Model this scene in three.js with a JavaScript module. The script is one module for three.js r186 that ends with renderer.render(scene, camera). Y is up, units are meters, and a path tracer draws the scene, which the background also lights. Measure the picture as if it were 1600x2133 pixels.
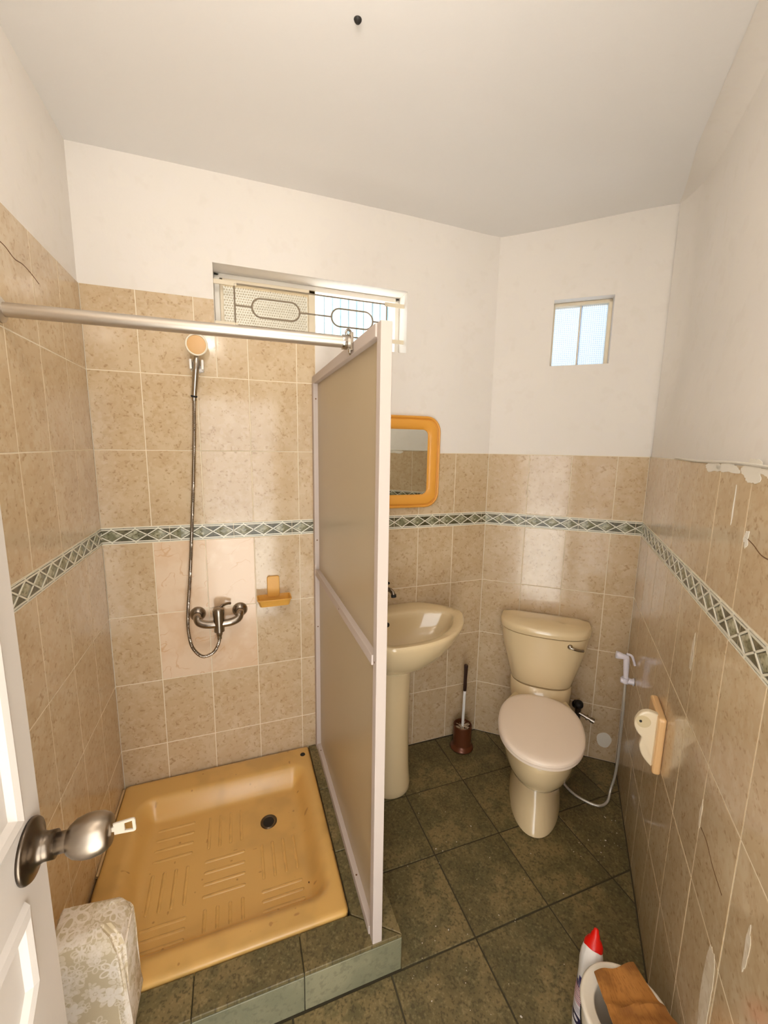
import * as THREE from 'three';
import { mergeGeometries, toCreasedNormals } from 'three/addons/utils/BufferGeometryUtils.js';
import { RoundedBoxGeometry } from 'three/addons/geometries/RoundedBoxGeometry.js';

// ------------------------------------------------------------------ camera, sky, lamp strength, exposure
const scene = new THREE.Scene();
const camera = new THREE.PerspectiveCamera(101.73, 1600 / 2133, 0.02, 60);
camera.position.set(0.5079, 1.631, 1.9016);
camera.rotation.set(-0.1567, -0.3451, 0.0157, 'YXZ');
scene.add(camera);
scene.background = new THREE.Color().setRGB(1.0, 1.0, 1.0);
scene.backgroundIntensity = 5.3;
const sun = new THREE.DirectionalLight(new THREE.Color().setRGB(1, 0.97, 0.92), 38);   // high sun along the front of the house: lights the yard outside the doorway
sun.position.set(-7.5, 6.8, -0.5 + 2); sun.target.position.set(0, 0, 2); sun.castShadow = true; sun.shadow.camera.left = sun.shadow.camera.bottom = -8; sun.shadow.camera.right = sun.shadow.camera.top = 8;
scene.add(sun, sun.target);
const LAMP_CANDELA = 0.25, CEILING_CANDELA = 0.62;
const LAMP_COLOUR = new THREE.Color().setRGB(1, 0.94, 0.86);
const renderer = new THREE.WebGLRenderer({ antialias: true });
renderer.toneMapping = THREE.LinearToneMapping;
renderer.toneMappingExposure = 0.95;
renderer.shadowMap.enabled = true;

// ------------------------------------------------------------------ helpers
let seed = 7;
const rnd = () => { seed |= 0; seed = (seed + 0x6d2b79f5) | 0; let t = Math.imul(seed ^ (seed >>> 15), 1 | seed); t = (t + Math.imul(t ^ (t >>> 7), 61 | t)) ^ t; return ((t ^ (t >>> 14)) >>> 0) / 4294967296; };
const V = (x, y, z) => new THREE.Vector3(x, y, z);
const used = {};
function numbered(n) { used[n] = (used[n] || 0) + 1; return used[n] === 1 ? n : n + '_' + String(used[n] - 1).padStart(3, '0'); }
function tag(o, label, category, group) { o.userData.label = label; o.userData.category = category; if (group) o.userData.group = group; return o; }
function structure(o) { o.userData.kind = 'structure'; return o; }
function mesh(name, geo, m, parent = scene) {
  const o = new THREE.Mesh(geo, m); o.name = parent === scene ? numbered(name) : name;
  o.castShadow = o.receiveShadow = true; parent.add(o); return o;
}
function thing(name, label, category, pos = [0, 0, 0], ry = 0) {
  const g = new THREE.Group(); g.name = numbered(name); g.position.set(...pos); g.rotation.y = ry; scene.add(g);
  if (label) tag(g, label, category); return g;
}
const flat = (list) => mergeGeometries(list.map((g) => { let q = g.index ? g.toNonIndexed() : g; for (const k of Object.keys(q.attributes)) if (!['position', 'normal', 'uv'].includes(k)) q.deleteAttribute(k);
  if (!q.attributes.uv) q.setAttribute('uv', new THREE.BufferAttribute(new Float32Array(q.attributes.position.count * 2), 2)); return q; }));
const box = (x0, x1, y0, y1, z0, z1) => new THREE.BoxGeometry(x1 - x0, y1 - y0, z1 - z0).translate((x0 + x1) / 2, (y0 + y1) / 2, (z0 + z1) / 2);
const rbox = (x0, x1, y0, y1, z0, z1, r = 0.003, s = 2) => new RoundedBoxGeometry(x1 - x0, y1 - y0, z1 - z0, s, r).translate((x0 + x1) / 2, (y0 + y1) / 2, (z0 + z1) / 2);
function cyl(a, b, r0, r1 = r0, n = 20, open = false) {
  const d = new THREE.Vector3().subVectors(b, a), g = new THREE.CylinderGeometry(r1, r0, d.length(), n, 1, open);
  g.applyQuaternion(new THREE.Quaternion().setFromUnitVectors(V(0, 1, 0), d.clone().normalize())); return g.translate((a.x + b.x) / 2, (a.y + b.y) / 2, (a.z + b.z) / 2);
}
const tube = (pts, r, seg = 60, rad = 10) => new THREE.TubeGeometry(new THREE.CatmullRomCurve3(pts.map((p) => V(...p))), seg, r, rad, false);
function turned(profile, a, dir, n = 32) {           // lathe whose axis starts at a and runs along dir
  const g = new THREE.LatheGeometry(profile.map((p) => new THREE.Vector2(Math.max(p[0], 1e-4), p[1])), n);
  g.applyQuaternion(new THREE.Quaternion().setFromUnitVectors(V(0, 1, 0), dir.clone().normalize())); return g.translate(a.x, a.y, a.z);
}
function loft(rings, capA = true, capB = true) {     // rings of points [x, y, z], every ring closed
  const n = rings[0].length, pos = [], uv = [], idx = [];
  rings.forEach((r, j) => r.forEach((p, i) => { pos.push(...p); uv.push(i / n, j / (rings.length - 1)); }));
  for (let j = 0; j < rings.length - 1; j++) for (let i = 0; i < n; i++) { const a = j * n + i, b = j * n + (i + 1) % n; idx.push(a, b, a + n, b, b + n, a + n); }
  const cap = (j, flip) => { const c = [0, 0, 0]; rings[j].forEach((p) => p.forEach((v, k) => c[k] += v / n)); const at = pos.length / 3; pos.push(...c); uv.push(0.5, 0.5);
    for (let i = 0; i < n; i++) { const a = j * n + i, b = j * n + (i + 1) % n; flip ? idx.push(at, b, a) : idx.push(at, a, b); } };
  if (capA) cap(0, true); if (capB) cap(rings.length - 1, false);
  const g = new THREE.BufferGeometry(); g.setAttribute('position', new THREE.Float32BufferAttribute(pos, 3)); g.setAttribute('uv', new THREE.Float32BufferAttribute(uv, 2)); g.setIndex(idx);
  g.computeVertexNormals(); return toCreasedNormals(g, 0.75);
}
function rrect(hw, hd, r, y, cx = 0, cz = 0, k = 6) {  // rounded rectangle ring in the xz plane, so oriented that a loft going up faces outwards
  const out = []; for (const [sx, sz, a0] of [[1, -1, 0], [-1, -1, 1], [-1, 1, 2], [1, 1, 3]]) for (let i = 0; i <= k; i++) { const a = (a0 + i / k) * Math.PI / 2; out.push([cx + sx * (hw - r) + r * Math.cos(a), y, cz + sz * (hd - r) - r * Math.sin(a)]); } return out;
}
function shapeOf(pts) { const s = new THREE.Shape(); pts.forEach((p, i) => i ? s.lineTo(...p) : s.moveTo(...p)); return s; }
function rshape(x0, x1, y0, y1, r) { const s = new THREE.Shape(); s.moveTo(x0 + r, y0); s.lineTo(x1 - r, y0); s.quadraticCurveTo(x1, y0, x1, y0 + r); s.lineTo(x1, y1 - r); s.quadraticCurveTo(x1, y1, x1 - r, y1); s.lineTo(x0 + r, y1); s.quadraticCurveTo(x0, y1, x0, y1 - r); s.lineTo(x0, y0 + r); s.quadraticCurveTo(x0, y0, x0 + r, y0); return s; }
const extrude = (shape, d, bevel = 0, seg = 2) => new THREE.ExtrudeGeometry(shape, { depth: d - 2 * bevel, bevelEnabled: bevel > 0, bevelThickness: bevel, bevelSize: bevel, bevelOffset: -bevel, bevelSegments: seg, curveSegments: 12 }).translate(0, 0, bevel);

// convex tile: front face at z = 0 with a small bevel, back at z = -th, uv in metres
function inset(poly, d) {
  const n = poly.length, L = poly.map((p, i) => { const q = poly[(i + 1) % n], dx = q[0] - p[0], dy = q[1] - p[1], l = Math.hypot(dx, dy); const nx = -dy / l, ny = dx / l; return [nx, ny, nx * p[0] + ny * p[1] + d]; });
  return L.map((b, i) => { const a = L[(i + n - 1) % n], det = a[0] * b[1] - a[1] * b[0]; return [(a[2] * b[1] - a[1] * b[2]) / det, (a[0] * b[2] - a[2] * b[0]) / det]; });
}
function clip(poly, a, b, c) { const out = []; poly.forEach((p, i) => { const q = poly[(i + 1) % poly.length], fp = a * p[0] + b * p[1] - c, fq = a * q[0] + b * q[1] - c; if (fp <= 0) out.push(p); if ((fp < 0 && fq > 0) || (fp > 0 && fq < 0)) { const t = fp / (fp - fq); out.push([p[0] + t * (q[0] - p[0]), p[1] + t * (q[1] - p[1])]); } }); return out; }
const tidy = (poly) => poly.filter((p, i) => { const q = poly[(i + 1) % poly.length]; return Math.hypot(p[0] - q[0], p[1] - q[1]) > 0.004; });
function tileGeo(poly, th, bev, du = rnd() * 3, dv = rnd() * 3) {
  const a = inset(poly, bev), n = poly.length, pos = [], uv = [];
  const P = (p, z) => { pos.push(p[0], p[1], z); uv.push(p[0] + du, p[1] + dv); };
  for (let i = 1; i < n - 1; i++) { P(a[0], 0); P(a[i], 0); P(a[i + 1], 0); }
  for (let i = 0; i < n; i++) { const j = (i + 1) % n; for (const [u0, z0, u1, z1] of [[poly, -bev * 0.8, a, 0], [poly, -th, poly, -bev * 0.8]]) { P(u0[i], z0); P(u0[j], z0); P(u1[j], z1); P(u0[i], z0); P(u1[j], z1); P(u1[i], z1); } }
  const g = new THREE.BufferGeometry(); g.setAttribute('position', new THREE.Float32BufferAttribute(pos, 3)); g.setAttribute('uv', new THREE.Float32BufferAttribute(uv, 2)); g.computeVertexNormals(); return g;
}
const rectPoly = (x0, x1, y0, y1) => [[x0, y0], [x1, y0], [x1, y1], [x0, y1]];

// ------------------------------------------------------------------ procedural textures
const perm = Array.from({ length: 4096 }, () => rnd());
const hash = (i, j, p, s) => perm[((((i % p) + p) % p) * 131 + (((j % p) + p) % p) * 71 + s * 977) & 4095];
function vnoise(x, y, p, s) { const i = Math.floor(x), j = Math.floor(y), f = x - i, g = y - j, u = f * f * (3 - 2 * f), v = g * g * (3 - 2 * g); const a = hash(i, j, p, s), b = hash(i + 1, j, p, s), c = hash(i, j + 1, p, s), d = hash(i + 1, j + 1, p, s); return a + (b - a) * u + (c - a) * v + (a - b - c + d) * u * v; }
function fbm(u, v, p, s, o = 4) { let r = 0, w = 0.5, t = 0; for (let k = 0; k < o; k++) { r += w * vnoise(u * p, v * p, p, s + k); t += w; w *= 0.55; p *= 2; } return r / t; }
const mix = (a, b, t) => a.map((v, i) => v + (b[i] - v) * t), sm = (a, b, x) => { const t = Math.min(1, Math.max(0, (x - a) / (b - a))); return t * t * (3 - 2 * t); };
function texture(n, metres, f, colour = true) {      // f(u, v) -> sRGB triple 0..255 or a grey value
  const d = new Uint8Array(n * n * 4);
  for (let j = 0; j < n; j++) for (let i = 0; i < n; i++) { const c = f(i / n, j / n), k = (j * n + i) * 4; for (let q = 0; q < 3; q++) d[k + q] = Math.max(0, Math.min(255, Array.isArray(c) ? c[q] : c)); d[k + 3] = 255; }
  const t = new THREE.DataTexture(d, n, n); t.wrapS = t.wrapT = THREE.RepeatWrapping; t.magFilter = THREE.LinearFilter; t.minFilter = THREE.LinearMipmapLinearFilter; t.generateMipmaps = true;
  if (colour) t.colorSpace = THREE.SRGBColorSpace; t.repeat.set(1 / metres, 1 / metres); t.needsUpdate = true; return t;
}
const tileTex = (base, dark, light, fleck) => texture(768, 0.7, (u, v) => {
  const w = (fbm(u, v, 7, 3) - 0.5) * 0.05, a = fbm(u + w, v, 9, 11), b = fbm(u + w, v + w, 52, 23, 3), c = fbm(u + w * 2, v * 1.0, 96, 41, 2);
  let col = mix(base, light, sm(0.45, 0.7, a) * 0.6); col = mix(col, dark, sm(0.48, 0.72, b) * 0.34); col = mix(col, light, sm(0.6, 0.75, fbm(u, v, 48, 77, 2)) * 0.5); return mix(col, fleck, sm(0.6, 0.8, c) * sm(0.45, 0.6, b) * 0.42);
});
const M = {};
const std = (o) => new THREE.MeshStandardMaterial(o), phys = (o) => new THREE.MeshPhysicalMaterial(o);
const wallTex = tileTex([207, 184, 150], [190, 163, 126], [218, 199, 169], [150, 118, 80]);
M.tile = std({ map: wallTex, color: 0xf7f4f0, roughness: 0.12 });
const pinkTex = texture(512, 0.6, (u, v) => { const w = (fbm(u, v, 6, 5) - 0.5) * 0.16, a = fbm(u + w, v - w, 5, 61); const vein = Math.abs(fbm(u + w, v + w, 7, 91, 3) - 0.5); let c = mix([222, 192, 158], [230, 206, 177], sm(0.4, 0.65, a)); return mix(c, [206, 160, 116], sm(0.022, 0.0, vein) * 0.55 * sm(0.35, 0.6, fbm(u, v, 9, 15, 2))); });
M.pink = std({ map: pinkTex, roughness: 0.16 });
M.grout = std({ color: new THREE.Color(0xe8dbc2), roughness: 0.9 });
const floorTex = texture(1024, 0.9, (u, v) => { const a = fbm(u, v, 6, 8), b = fbm(u, v, 150, 19, 2), c = fbm(u, v, 22, 29, 3); let col = mix([104, 92, 58], [132, 114, 74], sm(0.36, 0.66, a)); col = mix(col, [88, 82, 52], sm(0.5, 0.72, c) * 0.5); col = mix(col, [160, 146, 104], sm(0.62, 0.8, b) * 0.4); return mix(col, [64, 56, 34], sm(0.4, 0.25, b) * 0.5); });
const floorBump = texture(512, 0.3, (u, v) => 255 * fbm(u, v, 60, 33, 3), false);
M.floor = std({ map: floorTex, roughness: 0.5, bumpMap: floorBump, bumpScale: 0.0006 });
const litRiserTex = texture(512, 0.9, (u, v) => { const a = fbm(u, v, 6, 8), b = fbm(u, v, 90, 19, 2); return mix(mix([126, 124, 98], [146, 141, 112], sm(0.36, 0.66, a)), [110, 107, 84], sm(0.55, 0.75, b) * 0.5); });
M.litRiser = std({ map: litRiserTex, roughness: 0.5, bumpMap: floorBump, bumpScale: 0.0006 });  // door light painted in as a lighter floor tile; also cleaner and greener
M.floorGrout = std({ color: new THREE.Color(0x4a4330), roughness: 0.95 });
const plasterTex = texture(512, 1.3, (u, v) => { const a = fbm(u, v, 4, 14), b = fbm(u, v, 30, 51, 3); return mix(mix([238, 235, 229], [243, 240, 235], a), [231, 226, 217], sm(0.6, 0.8, b) * 0.25); });
const plasterBump = texture(512, 0.5, (u, v) => 255 * fbm(u, v, 8, 72, 5), false);
M.paint = std({ map: plasterTex, color: 0xf6f2ef, roughness: 0.75, bumpMap: plasterBump, bumpScale: 0.0012 });
M.ceil = std({ color: 0xece9e6, roughness: 0.85, bumpMap: plasterBump, bumpScale: 0.0012 });
M.patch = std({ color: 0xe9e2d4, roughness: 0.9, bumpMap: plasterBump, bumpScale: 0.002 });
M.scrape = std({ map: tileTex([214, 199, 174], [190, 168, 138], [224, 214, 196], [170, 140, 106]), roughness: 0.8 });
M.white = std({ color: 0xece6dc, roughness: 0.4 });
M.door = std({ color: 0xccc3b9, roughness: 0.35, bumpMap: plasterBump, bumpScale: 0.0005 });
M.lattice = std({ color: 0xe6e2d0, roughness: 0.25 });
const marble = texture(256, 0.2, (u, v) => { const a = fbm(u, v, 9, 44, 4), b = fbm(u, v, 25, 84, 3); return mix(mix([124, 122, 94], [176, 172, 146], sm(0.35, 0.65, a)), [88, 84, 58], sm(0.55, 0.75, b) * 0.8); });
M.inlay = std({ map: marble, roughness: 0.25 });
M.inlayBase = std({ map: marble, color: 0xa8a08e, roughness: 0.3 });
M.chrome = std({ color: 0xb9b2a8, metalness: 1, roughness: 0.14 });
M.chromeWorn = std({ color: 0x9a9085, metalness: 1, roughness: 0.24 });
M.nickel = std({ color: 0x9c8f80, metalness: 1, roughness: 0.3 });
M.alu = std({ color: 0xc9c0b4, metalness: 0.85, roughness: 0.38 });
M.silver = std({ color: 0xd6d2ca, metalness: 0.55, roughness: 0.35 });
M.dark = std({ color: 0x1c1712, roughness: 0.6 });
M.rust = std({ color: 0x6e4c2c, roughness: 0.9 });
const speck = (base, spot, n, th) => texture(512, n, (u, v) => { const a = fbm(u, v, 40, 12, 2), b = fbm(u, v, 5, 52, 4); return mix(mix(base, base.map((c) => c * 0.93), sm(0.45, 0.7, b)), spot, sm(th, th + 0.08, a) * 0.6); });
M.tray = phys({ map: speck([222, 176, 100], [160, 112, 56], 0.8, 0.85), roughness: 0.3, clearcoat: 0.3, clearcoatRoughness: 0.25 });
M.cream = phys({ color: new THREE.Color(0xe6cfa4), roughness: 0.12, clearcoat: 0.5, clearcoatRoughness: 0.06 });
M.lid = phys({ color: new THREE.Color(0xf8e6d3), roughness: 0.3 });
M.peach = phys({ color: new THREE.Color(0xe9bd86), roughness: 0.2, clearcoat: 0.4 });
M.ceramicLight = phys({ color: new THREE.Color(0xefdfc0), roughness: 0.18, clearcoat: 0.4 });
M.orange = std({ color: 0xe3a03f, roughness: 0.34 });
M.yellow = std({ color: 0xdfa84e, roughness: 0.38 });
M.frame = std({ color: 0xc4b6ac, roughness: 0.75 });
M.panel = std({ color: 0xb4a385, roughness: 0.3 });
M.mirror = std({ color: 0xe8ece8, metalness: 1, roughness: 0.015 });
M.plastic = std({ color: 0xeeeae6, roughness: 0.3 });
M.plasticGrey = std({ color: 0xe2dde6, roughness: 0.35 });
M.red = std({ color: 0xdc1408, roughness: 0.3 });
M.brown = std({ color: 0x33190e, roughness: 0.35 });
M.bronze = std({ color: 0x6a3b22, roughness: 0.3, metalness: 0.35 });
M.card = std({ map: texture(512, 0.3, (u, v) => { const f = fbm(u * 1, v, 60, 9, 2), a = fbm(u, v, 5, 39, 4); return mix(mix([142, 92, 38], [180, 122, 56], sm(0.35, 0.65, a)), [112, 66, 24], sm(0.5, 0.8, vnoise(u * 180, v * 24, 180, 4)) * 0.45 * f); }), roughness: 0.85 });
M.glassTinted = phys({ color: 0xd6cdc0, transmission: 1, thickness: 0, roughness: 0.3, ior: 1.45 });  // even warm tint over the whole patterned pane
M.glassRough = phys({ color: 0xdadfe6, transmission: 1, thickness: 0, roughness: 0.28, ior: 1.45 });
M.glass = phys({ color: 0xfafcfd, transmission: 1, thickness: 0, roughness: 0.02, ior: 1.45 });
M.iron = std({ color: 0x8d7f6c, roughness: 0.5, metalness: 0.4 });
M.cream2 = std({ color: 0xe3d6bd, roughness: 0.5 });

// ------------------------------------------------------------------ room measures (metres)
const LB = 1.7744, TA = 0.6954, TL = 0.7355, ct = Math.cos(TA), st = Math.sin(TA);
const RC = V(LB + TL * ct, 0, TL * st), RA = 133.3 * Math.PI / 180, rd = V(Math.cos(RA), 0, Math.sin(RA));
const HC = 2.6605, ZF = 1.93, RL = (ZF - RC.z) / rd.z, RX = RC.x + rd.x * RL;
const rows = [0, 0.3063, 0.6099, 0.9126, 1.2234], F0 = 1.2234, F1 = 1.2915, upper = [1.2915, 1.6002, 1.8982, 2.2005];
const REC = 0.005;                                      // plaster stands this far behind the tile faces

// ------------------------------------------------------------------ walls
function wallFrame(o, p, u) { const n = new THREE.Vector3().crossVectors(u, V(0, 1, 0)); o.matrixAutoUpdate = true; o.quaternion.setFromRotationMatrix(new THREE.Matrix4().makeBasis(u, V(0, 1, 0), n)); o.position.copy(p); return o; }
function wallBody(name, p, u, s0, s1, holes, mat = M.paint) {
  const sh = shapeOf(rectPoly(s0, s1, -0.1, HC + 0.1)); for (const h of holes) sh.holes.push(new THREE.Path(rectPoly(...h).reverse().map((q) => new THREE.Vector2(...q))));
  return wallFrame(structure(mesh(name, new THREE.ExtrudeGeometry(sh, { depth: 0.16, bevelEnabled: false }).translate(0, 0, -0.16 - REC), mat)), p, u);
}
const G = 0.0016;
function addTile(wall, poly, m = M.tile) { const p = tidy(poly); if (p.length > 2) mesh('tile', tileGeo(inset(p, G), REC - 0.0008, 0.0011).translate(0, 0, (rnd() - 0.5) * 0.0006), m, wall); }
function tileRows(wall, ys, joints, s0, s1, cut) {
  const js = [s0, ...joints.filter((j) => j > s0 + 0.012 && j < s1 - 0.012), s1];
  for (let r = 0; r < ys.length - 1; r++) for (let c = 0; c < js.length - 1; c++) for (const poly of cut ? cut(rectPoly(js[c], js[c + 1], ys[r], ys[r + 1])) : [rectPoly(js[c], js[c + 1], ys[r], ys[r + 1])])
    if (poly.length > 2) { const x = (js[c] + js[c + 1]) / 2, pink = wall.name === 'wall_back' && x > 0.1785 && x < 0.5785 && ys[r] > 0.6 && ys[r] < 1.2; addTile(wall, poly, pink ? M.pink : M.tile); }
}
const groutSheet = (wall, polys) => mesh('grout', flat(polys.map((p) => tileGeo(rectPoly(...p), 0.004, 0.0001).translate(0, 0, -0.0008))), M.grout, wall);
const lines = (from, n, pitch = 0.2) => Array.from({ length: n }, (_, k) => from + pitch * k);
// frieze of relief border tiles
const PITCH = 0.0836, FW = PITCH * 3, FH = F1 - F0 - 0.0024;
function bar2(x0, y0, x1, y1, w, z0, z1) { const dx = x1 - x0, dy = y1 - y0, l = Math.hypot(dx, dy); return new THREE.BoxGeometry(l, w, z1 - z0).rotateZ(Math.atan2(dy, dx)).translate((x0 + x1) / 2, (y0 + y1) / 2, (z0 + z1) / 2); }
const friezeBase = tileGeo(rectPoly(0.0006, FW - 0.0006, 0, FH), REC - 0.001, 0.0006, 0, 0).translate(0, 0, -0.0006);
const latticeGeo = (() => { const l = [], a = 0.0075, b = FH - 0.0075; for (let k = 0; k < 3; k++) { const x = PITCH * k, m = FH / 2; l.push(bar2(x, m, x + PITCH / 2, b, 0.0042, -0.001, 0.0011), bar2(x + PITCH / 2, b, x + PITCH, m, 0.0042, -0.001, 0.0011), bar2(x, m, x + PITCH / 2, a, 0.0042, -0.001, 0.0011), bar2(x + PITCH / 2, a, x + PITCH, m, 0.0042, -0.001, 0.0011));
    for (const y of [a, b]) l.push(box(x + PITCH / 2 - 0.003, x + PITCH / 2 + 0.003, y < m ? 0.0005 : y, y < m ? y : FH - 0.0005, -0.001, 0.001)); 
    for (const [xx, h] of [[x, 1]]) l.push(box(xx + 0.0006, xx + 0.003, 0.006, 0.009, -0.001, 0.001)); }
  for (const y of [a, b]) l.push(box(0.0006, FW - 0.0006, y - 0.0022, y + 0.0022, -0.001, 0.0012)); l.push(box(0.0006, FW - 0.0006, 0, 0.0028, -0.001, 0.0008), box(0.0006, FW - 0.0006, FH - 0.0028, FH, -0.001, 0.0008)); return flat(l); })();
const diamondGeos = [0, 1, 2, 3].map((i) => { const w = PITCH / 2 - 0.0085, h = FH / 2 - 0.0135, g = new THREE.BufferGeometry(), c = [[w, 0], [0, h], [-w, 0], [0, -h]], pos = [], uv = [];
  const P = (x, y, z) => { pos.push(x, y, z); uv.push(x + i * 0.06, y + i * 0.031); }; for (let k = 0; k < 4; k++) { const a = c[k], b = c[(k + 1) % 4], q = 0.45; P(...a, -0.0006); P(...b, -0.0006); P(b[0] * q, b[1] * q, 0.001); P(...a, -0.0006); P(b[0] * q, b[1] * q, 0.001); P(a[0] * q, a[1] * q, 0.001); P(0, 0, 0.0012); P(a[0] * q, a[1] * q, 0.001); P(b[0] * q, b[1] * q, 0.001); }
  g.setAttribute('position', new THREE.Float32BufferAttribute(pos, 3)); g.setAttribute('uv', new THREE.Float32BufferAttribute(uv, 2)); g.computeVertexNormals(); return g; });
function frieze(wall, start, s1) {
  for (let s = start, k = 0; s < s1 - 0.004; s += FW, k++) { const b = mesh('frieze_tile', friezeBase, M.inlayBase, wall); b.position.set(s, F0 + 0.0012, 0); mesh('lattice', latticeGeo, M.lattice, b);
    for (let j = 0; j < 3; j++) mesh('diamond', diamondGeos[(k * 3 + j * 2 + (rnd() * 2 | 0)) % 4], M.inlay, b).position.set(PITCH * (j + 0.5), FH / 2, 0); }
}
const W1 = [0.456, 1.292, 2.066, 2.338], W2 = [0.267, 0.525, 2.031, 2.334];
const wallBack = wallBody('wall_back', V(0, 0, 0), V(1, 0, 0), -0.16, LB + 0.06, [W1]);
groutSheet(wallBack, [[0, LB, 0, 1.601], [0, W1[0] - 0.002, 1.6, 2.199], [W1[0] - 0.002, 0.86, 1.6, W1[2] - 0.003]]);
tileRows(wallBack, rows, lines(0.1785, 9), 0, LB); tileRows(wallBack, upper.slice(0, 2), lines(0.1785, 9), 0, LB);
tileRows(wallBack, upper.slice(1), lines(0.1785, 4), 0, 0.86, (p) => { if (p[2][1] < 2.0) return [p]; const a = clip(p, 1, 0, W1[0]), b = clip(clip(p, -1, 0, -W1[0]), 0, 1, W1[2] - 0.002); return [a, b].filter((q) => q.length > 2 && Math.abs(q[0][0] - q[1][0]) + Math.abs(q[1][0] - q[2][0]) > 0.02); });
frieze(wallBack, -0.007, LB);
const wallLeft = wallBody('wall_left', V(0, 0, ZF), V(0, 0, -1), -0.16, ZF + 0.16, []);
groutSheet(wallLeft, [[0, ZF, 0, 2.199]]);
const ljoints = lines(0.199, 9).map((z) => ZF - z).reverse();
tileRows(wallLeft, rows, ljoints, 0, ZF); tileRows(wallLeft, upper, ljoints, 0, ZF); frieze(wallLeft, ZF - FW * 8 - 0.02, ZF);
const wallAngled = wallBody('wall_angled', V(LB, 0, 0), V(ct, 0, st), -0.06, TL + 0.16, [W2]);
groutSheet(wallAngled, [[0, TL, 0, 1.601]]);
tileRows(wallAngled, rows, lines(0.204, 3), 0, TL); tileRows(wallAngled, upper.slice(0, 2), lines(0.204, 3), 0, TL); frieze(wallAngled, -0.0443, TL);
const ceilBump = (x, z) => -0.012 * Math.exp(-((x - LB) ** 2 + z * z) / 0.12) + 0.011 * Math.exp(-((x - RC.x) ** 2 + (z - RC.z) ** 2) / 0.1) + 0.006 * Math.sin(x * 3.1 + 0.4) * Math.sin(z * 2.6 + 0.3);
const wallRight = wallFrame(structure(mesh('wall_right', (() => {           // lower box, then plaster that steps back from the tiles and rolls into the ceiling
  const pos = [], uv = [], idx = [], ns = 60, nl = 16, nc = 14, nv = nl + nc + 1;
  for (let i = 0; i <= ns; i++) { const s = RL * Math.pow(i / ns, 1.6), R = 0.004 + 0.03 * sm(0, 0.5, s);
    for (let j = 0; j < nv; j++) { const a = Math.max(0, j - nl) / nc * Math.PI / 2, o0 = R * (1 - Math.cos(a)), top = HC + ceilBump(RC.x + rd.x * s - rd.z * o0, RC.z + rd.z * s + rd.x * o0) - 0.0008, y = j <= nl ? 1.6 + (top - R - 1.6) * j / nl : top - R + R * Math.sin(a);
      const amp = 0.003 + 0.045 * sm(1.58, 2.1, y), k = 1 - Math.max(0, 1 - s / 0.2) ** 2; pos.push(s, y, o0 - REC - amp * k * (1 - a / 1.58)); uv.push(s, y + o0); } }
  for (let i = 0; i < ns; i++) for (let j = 0; j < nv - 1; j++) { const a = i * nv + j, b = a + nv; idx.push(a, b, a + 1, b, b + 1, a + 1); }
  const g = new THREE.BufferGeometry(); g.setAttribute('position', new THREE.Float32BufferAttribute(pos, 3)); g.setAttribute('uv', new THREE.Float32BufferAttribute(uv, 2)); g.setIndex(idx); g.computeVertexNormals();
  return flat([g, box(-0.16, RL + 0.2, -0.1, 1.6, -0.2, -REC), box(-0.16, RL + 0.2, 1.6, HC + 0.1, -0.2, -0.08)]); })(), M.paint)), RC, rd);
groutSheet(wallRight, [[0, RL, 0, 1.601]]);
tileRows(wallRight, rows, lines(0.205, 10), 0, RL); tileRows(wallRight, upper.slice(0, 2), lines(0.205, 10), 0, RL); frieze(wallRight, 0.002, RL);
const wallFront = wallBody('wall_front', V(RX + 0.04, 0, ZF), V(-1, 0, 0), -0.1, RX + 0.2, [[RX + 0.04 - 0.885, RX + 0.04 - 0.185, -0.095, 2.01]]);
// plaster smears, plugs and cracks that stand on the tiles
function blob(wall, name, s, y, w, h, m, th = 0.0016, rough = 0.3) { const n = 44, pts = Array.from({ length: n }, (_, i) => { const a = i / n * Math.PI * 2, k = 1 + rough * 0.5 * (Math.sin(a * 3 + s * 9) * 0.4 + Math.sin(a * 5 + y * 7) * 0.35 + (rnd() - 0.5) * 0.5); return [Math.cos(a) * w * k / 2, Math.sin(a) * h * k / 2]; }); const o = mesh(name, extrude(shapeOf(pts), Math.min(th, 0.0009), 0), m, wall); o.position.set(s, y, 0.0002); return o; }
blob(wallRight, 'plaster_patch', 1.372, 0.50, 0.05, 0.25, M.scrape, 0.0014, 0.3); blob(wallRight, 'plaster_patch', 0.985, 1.085, 0.022, 0.1, M.scrape, 0.001, 0.7); blob(wallRight, 'plaster_patch', 1.222, 1.453, 0.022, 0.035, M.patch, 0.0012, 0.9);
blob(wallRight, 'plaster_patch', 1.205, 0.785, 0.012, 0.07, M.scrape, 0.001, 0.7); blob(wallRight, 'plaster_patch', 1.49, 0.775, 0.016, 0.09, M.scrape, 0.001, 0.6); blob(wallRight, 'plaster_patch', 1.125, 1.51, 0.006, 0.09, M.patch, 0.0008, 0.5);
for (const [s, w, h] of [[0.94, 0.12, 0.03], [1.05, 0.16, 0.022], [1.2, 0.1, 0.05], [1.33, 0.2, 0.024]]) blob(wallRight, 'plaster_patch', s, 1.592, w, h, M.patch, 0.0014, 0.6);
blob(wallAngled, 'plaster_plug', 0.672, 0.118, 0.07, 0.085, M.patch, 0.002, 0.12);
mesh('plaster_lip', tube([[0.5, 1.605, -0.001], [0.8, 1.602, 0.001], [1.1, 1.606, 0], [1.4, 1.601, 0.002], [RL, 1.604, 0]], 0.0035, 40, 7), M.patch, wallRight);
mesh('crack', tube([[1.215, 1.456, 0], [1.26, 1.448, 0], [1.3, 1.437, 0], [1.36, 1.437, 0]], 0.0012, 20, 5), M.rust, wallRight);
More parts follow.
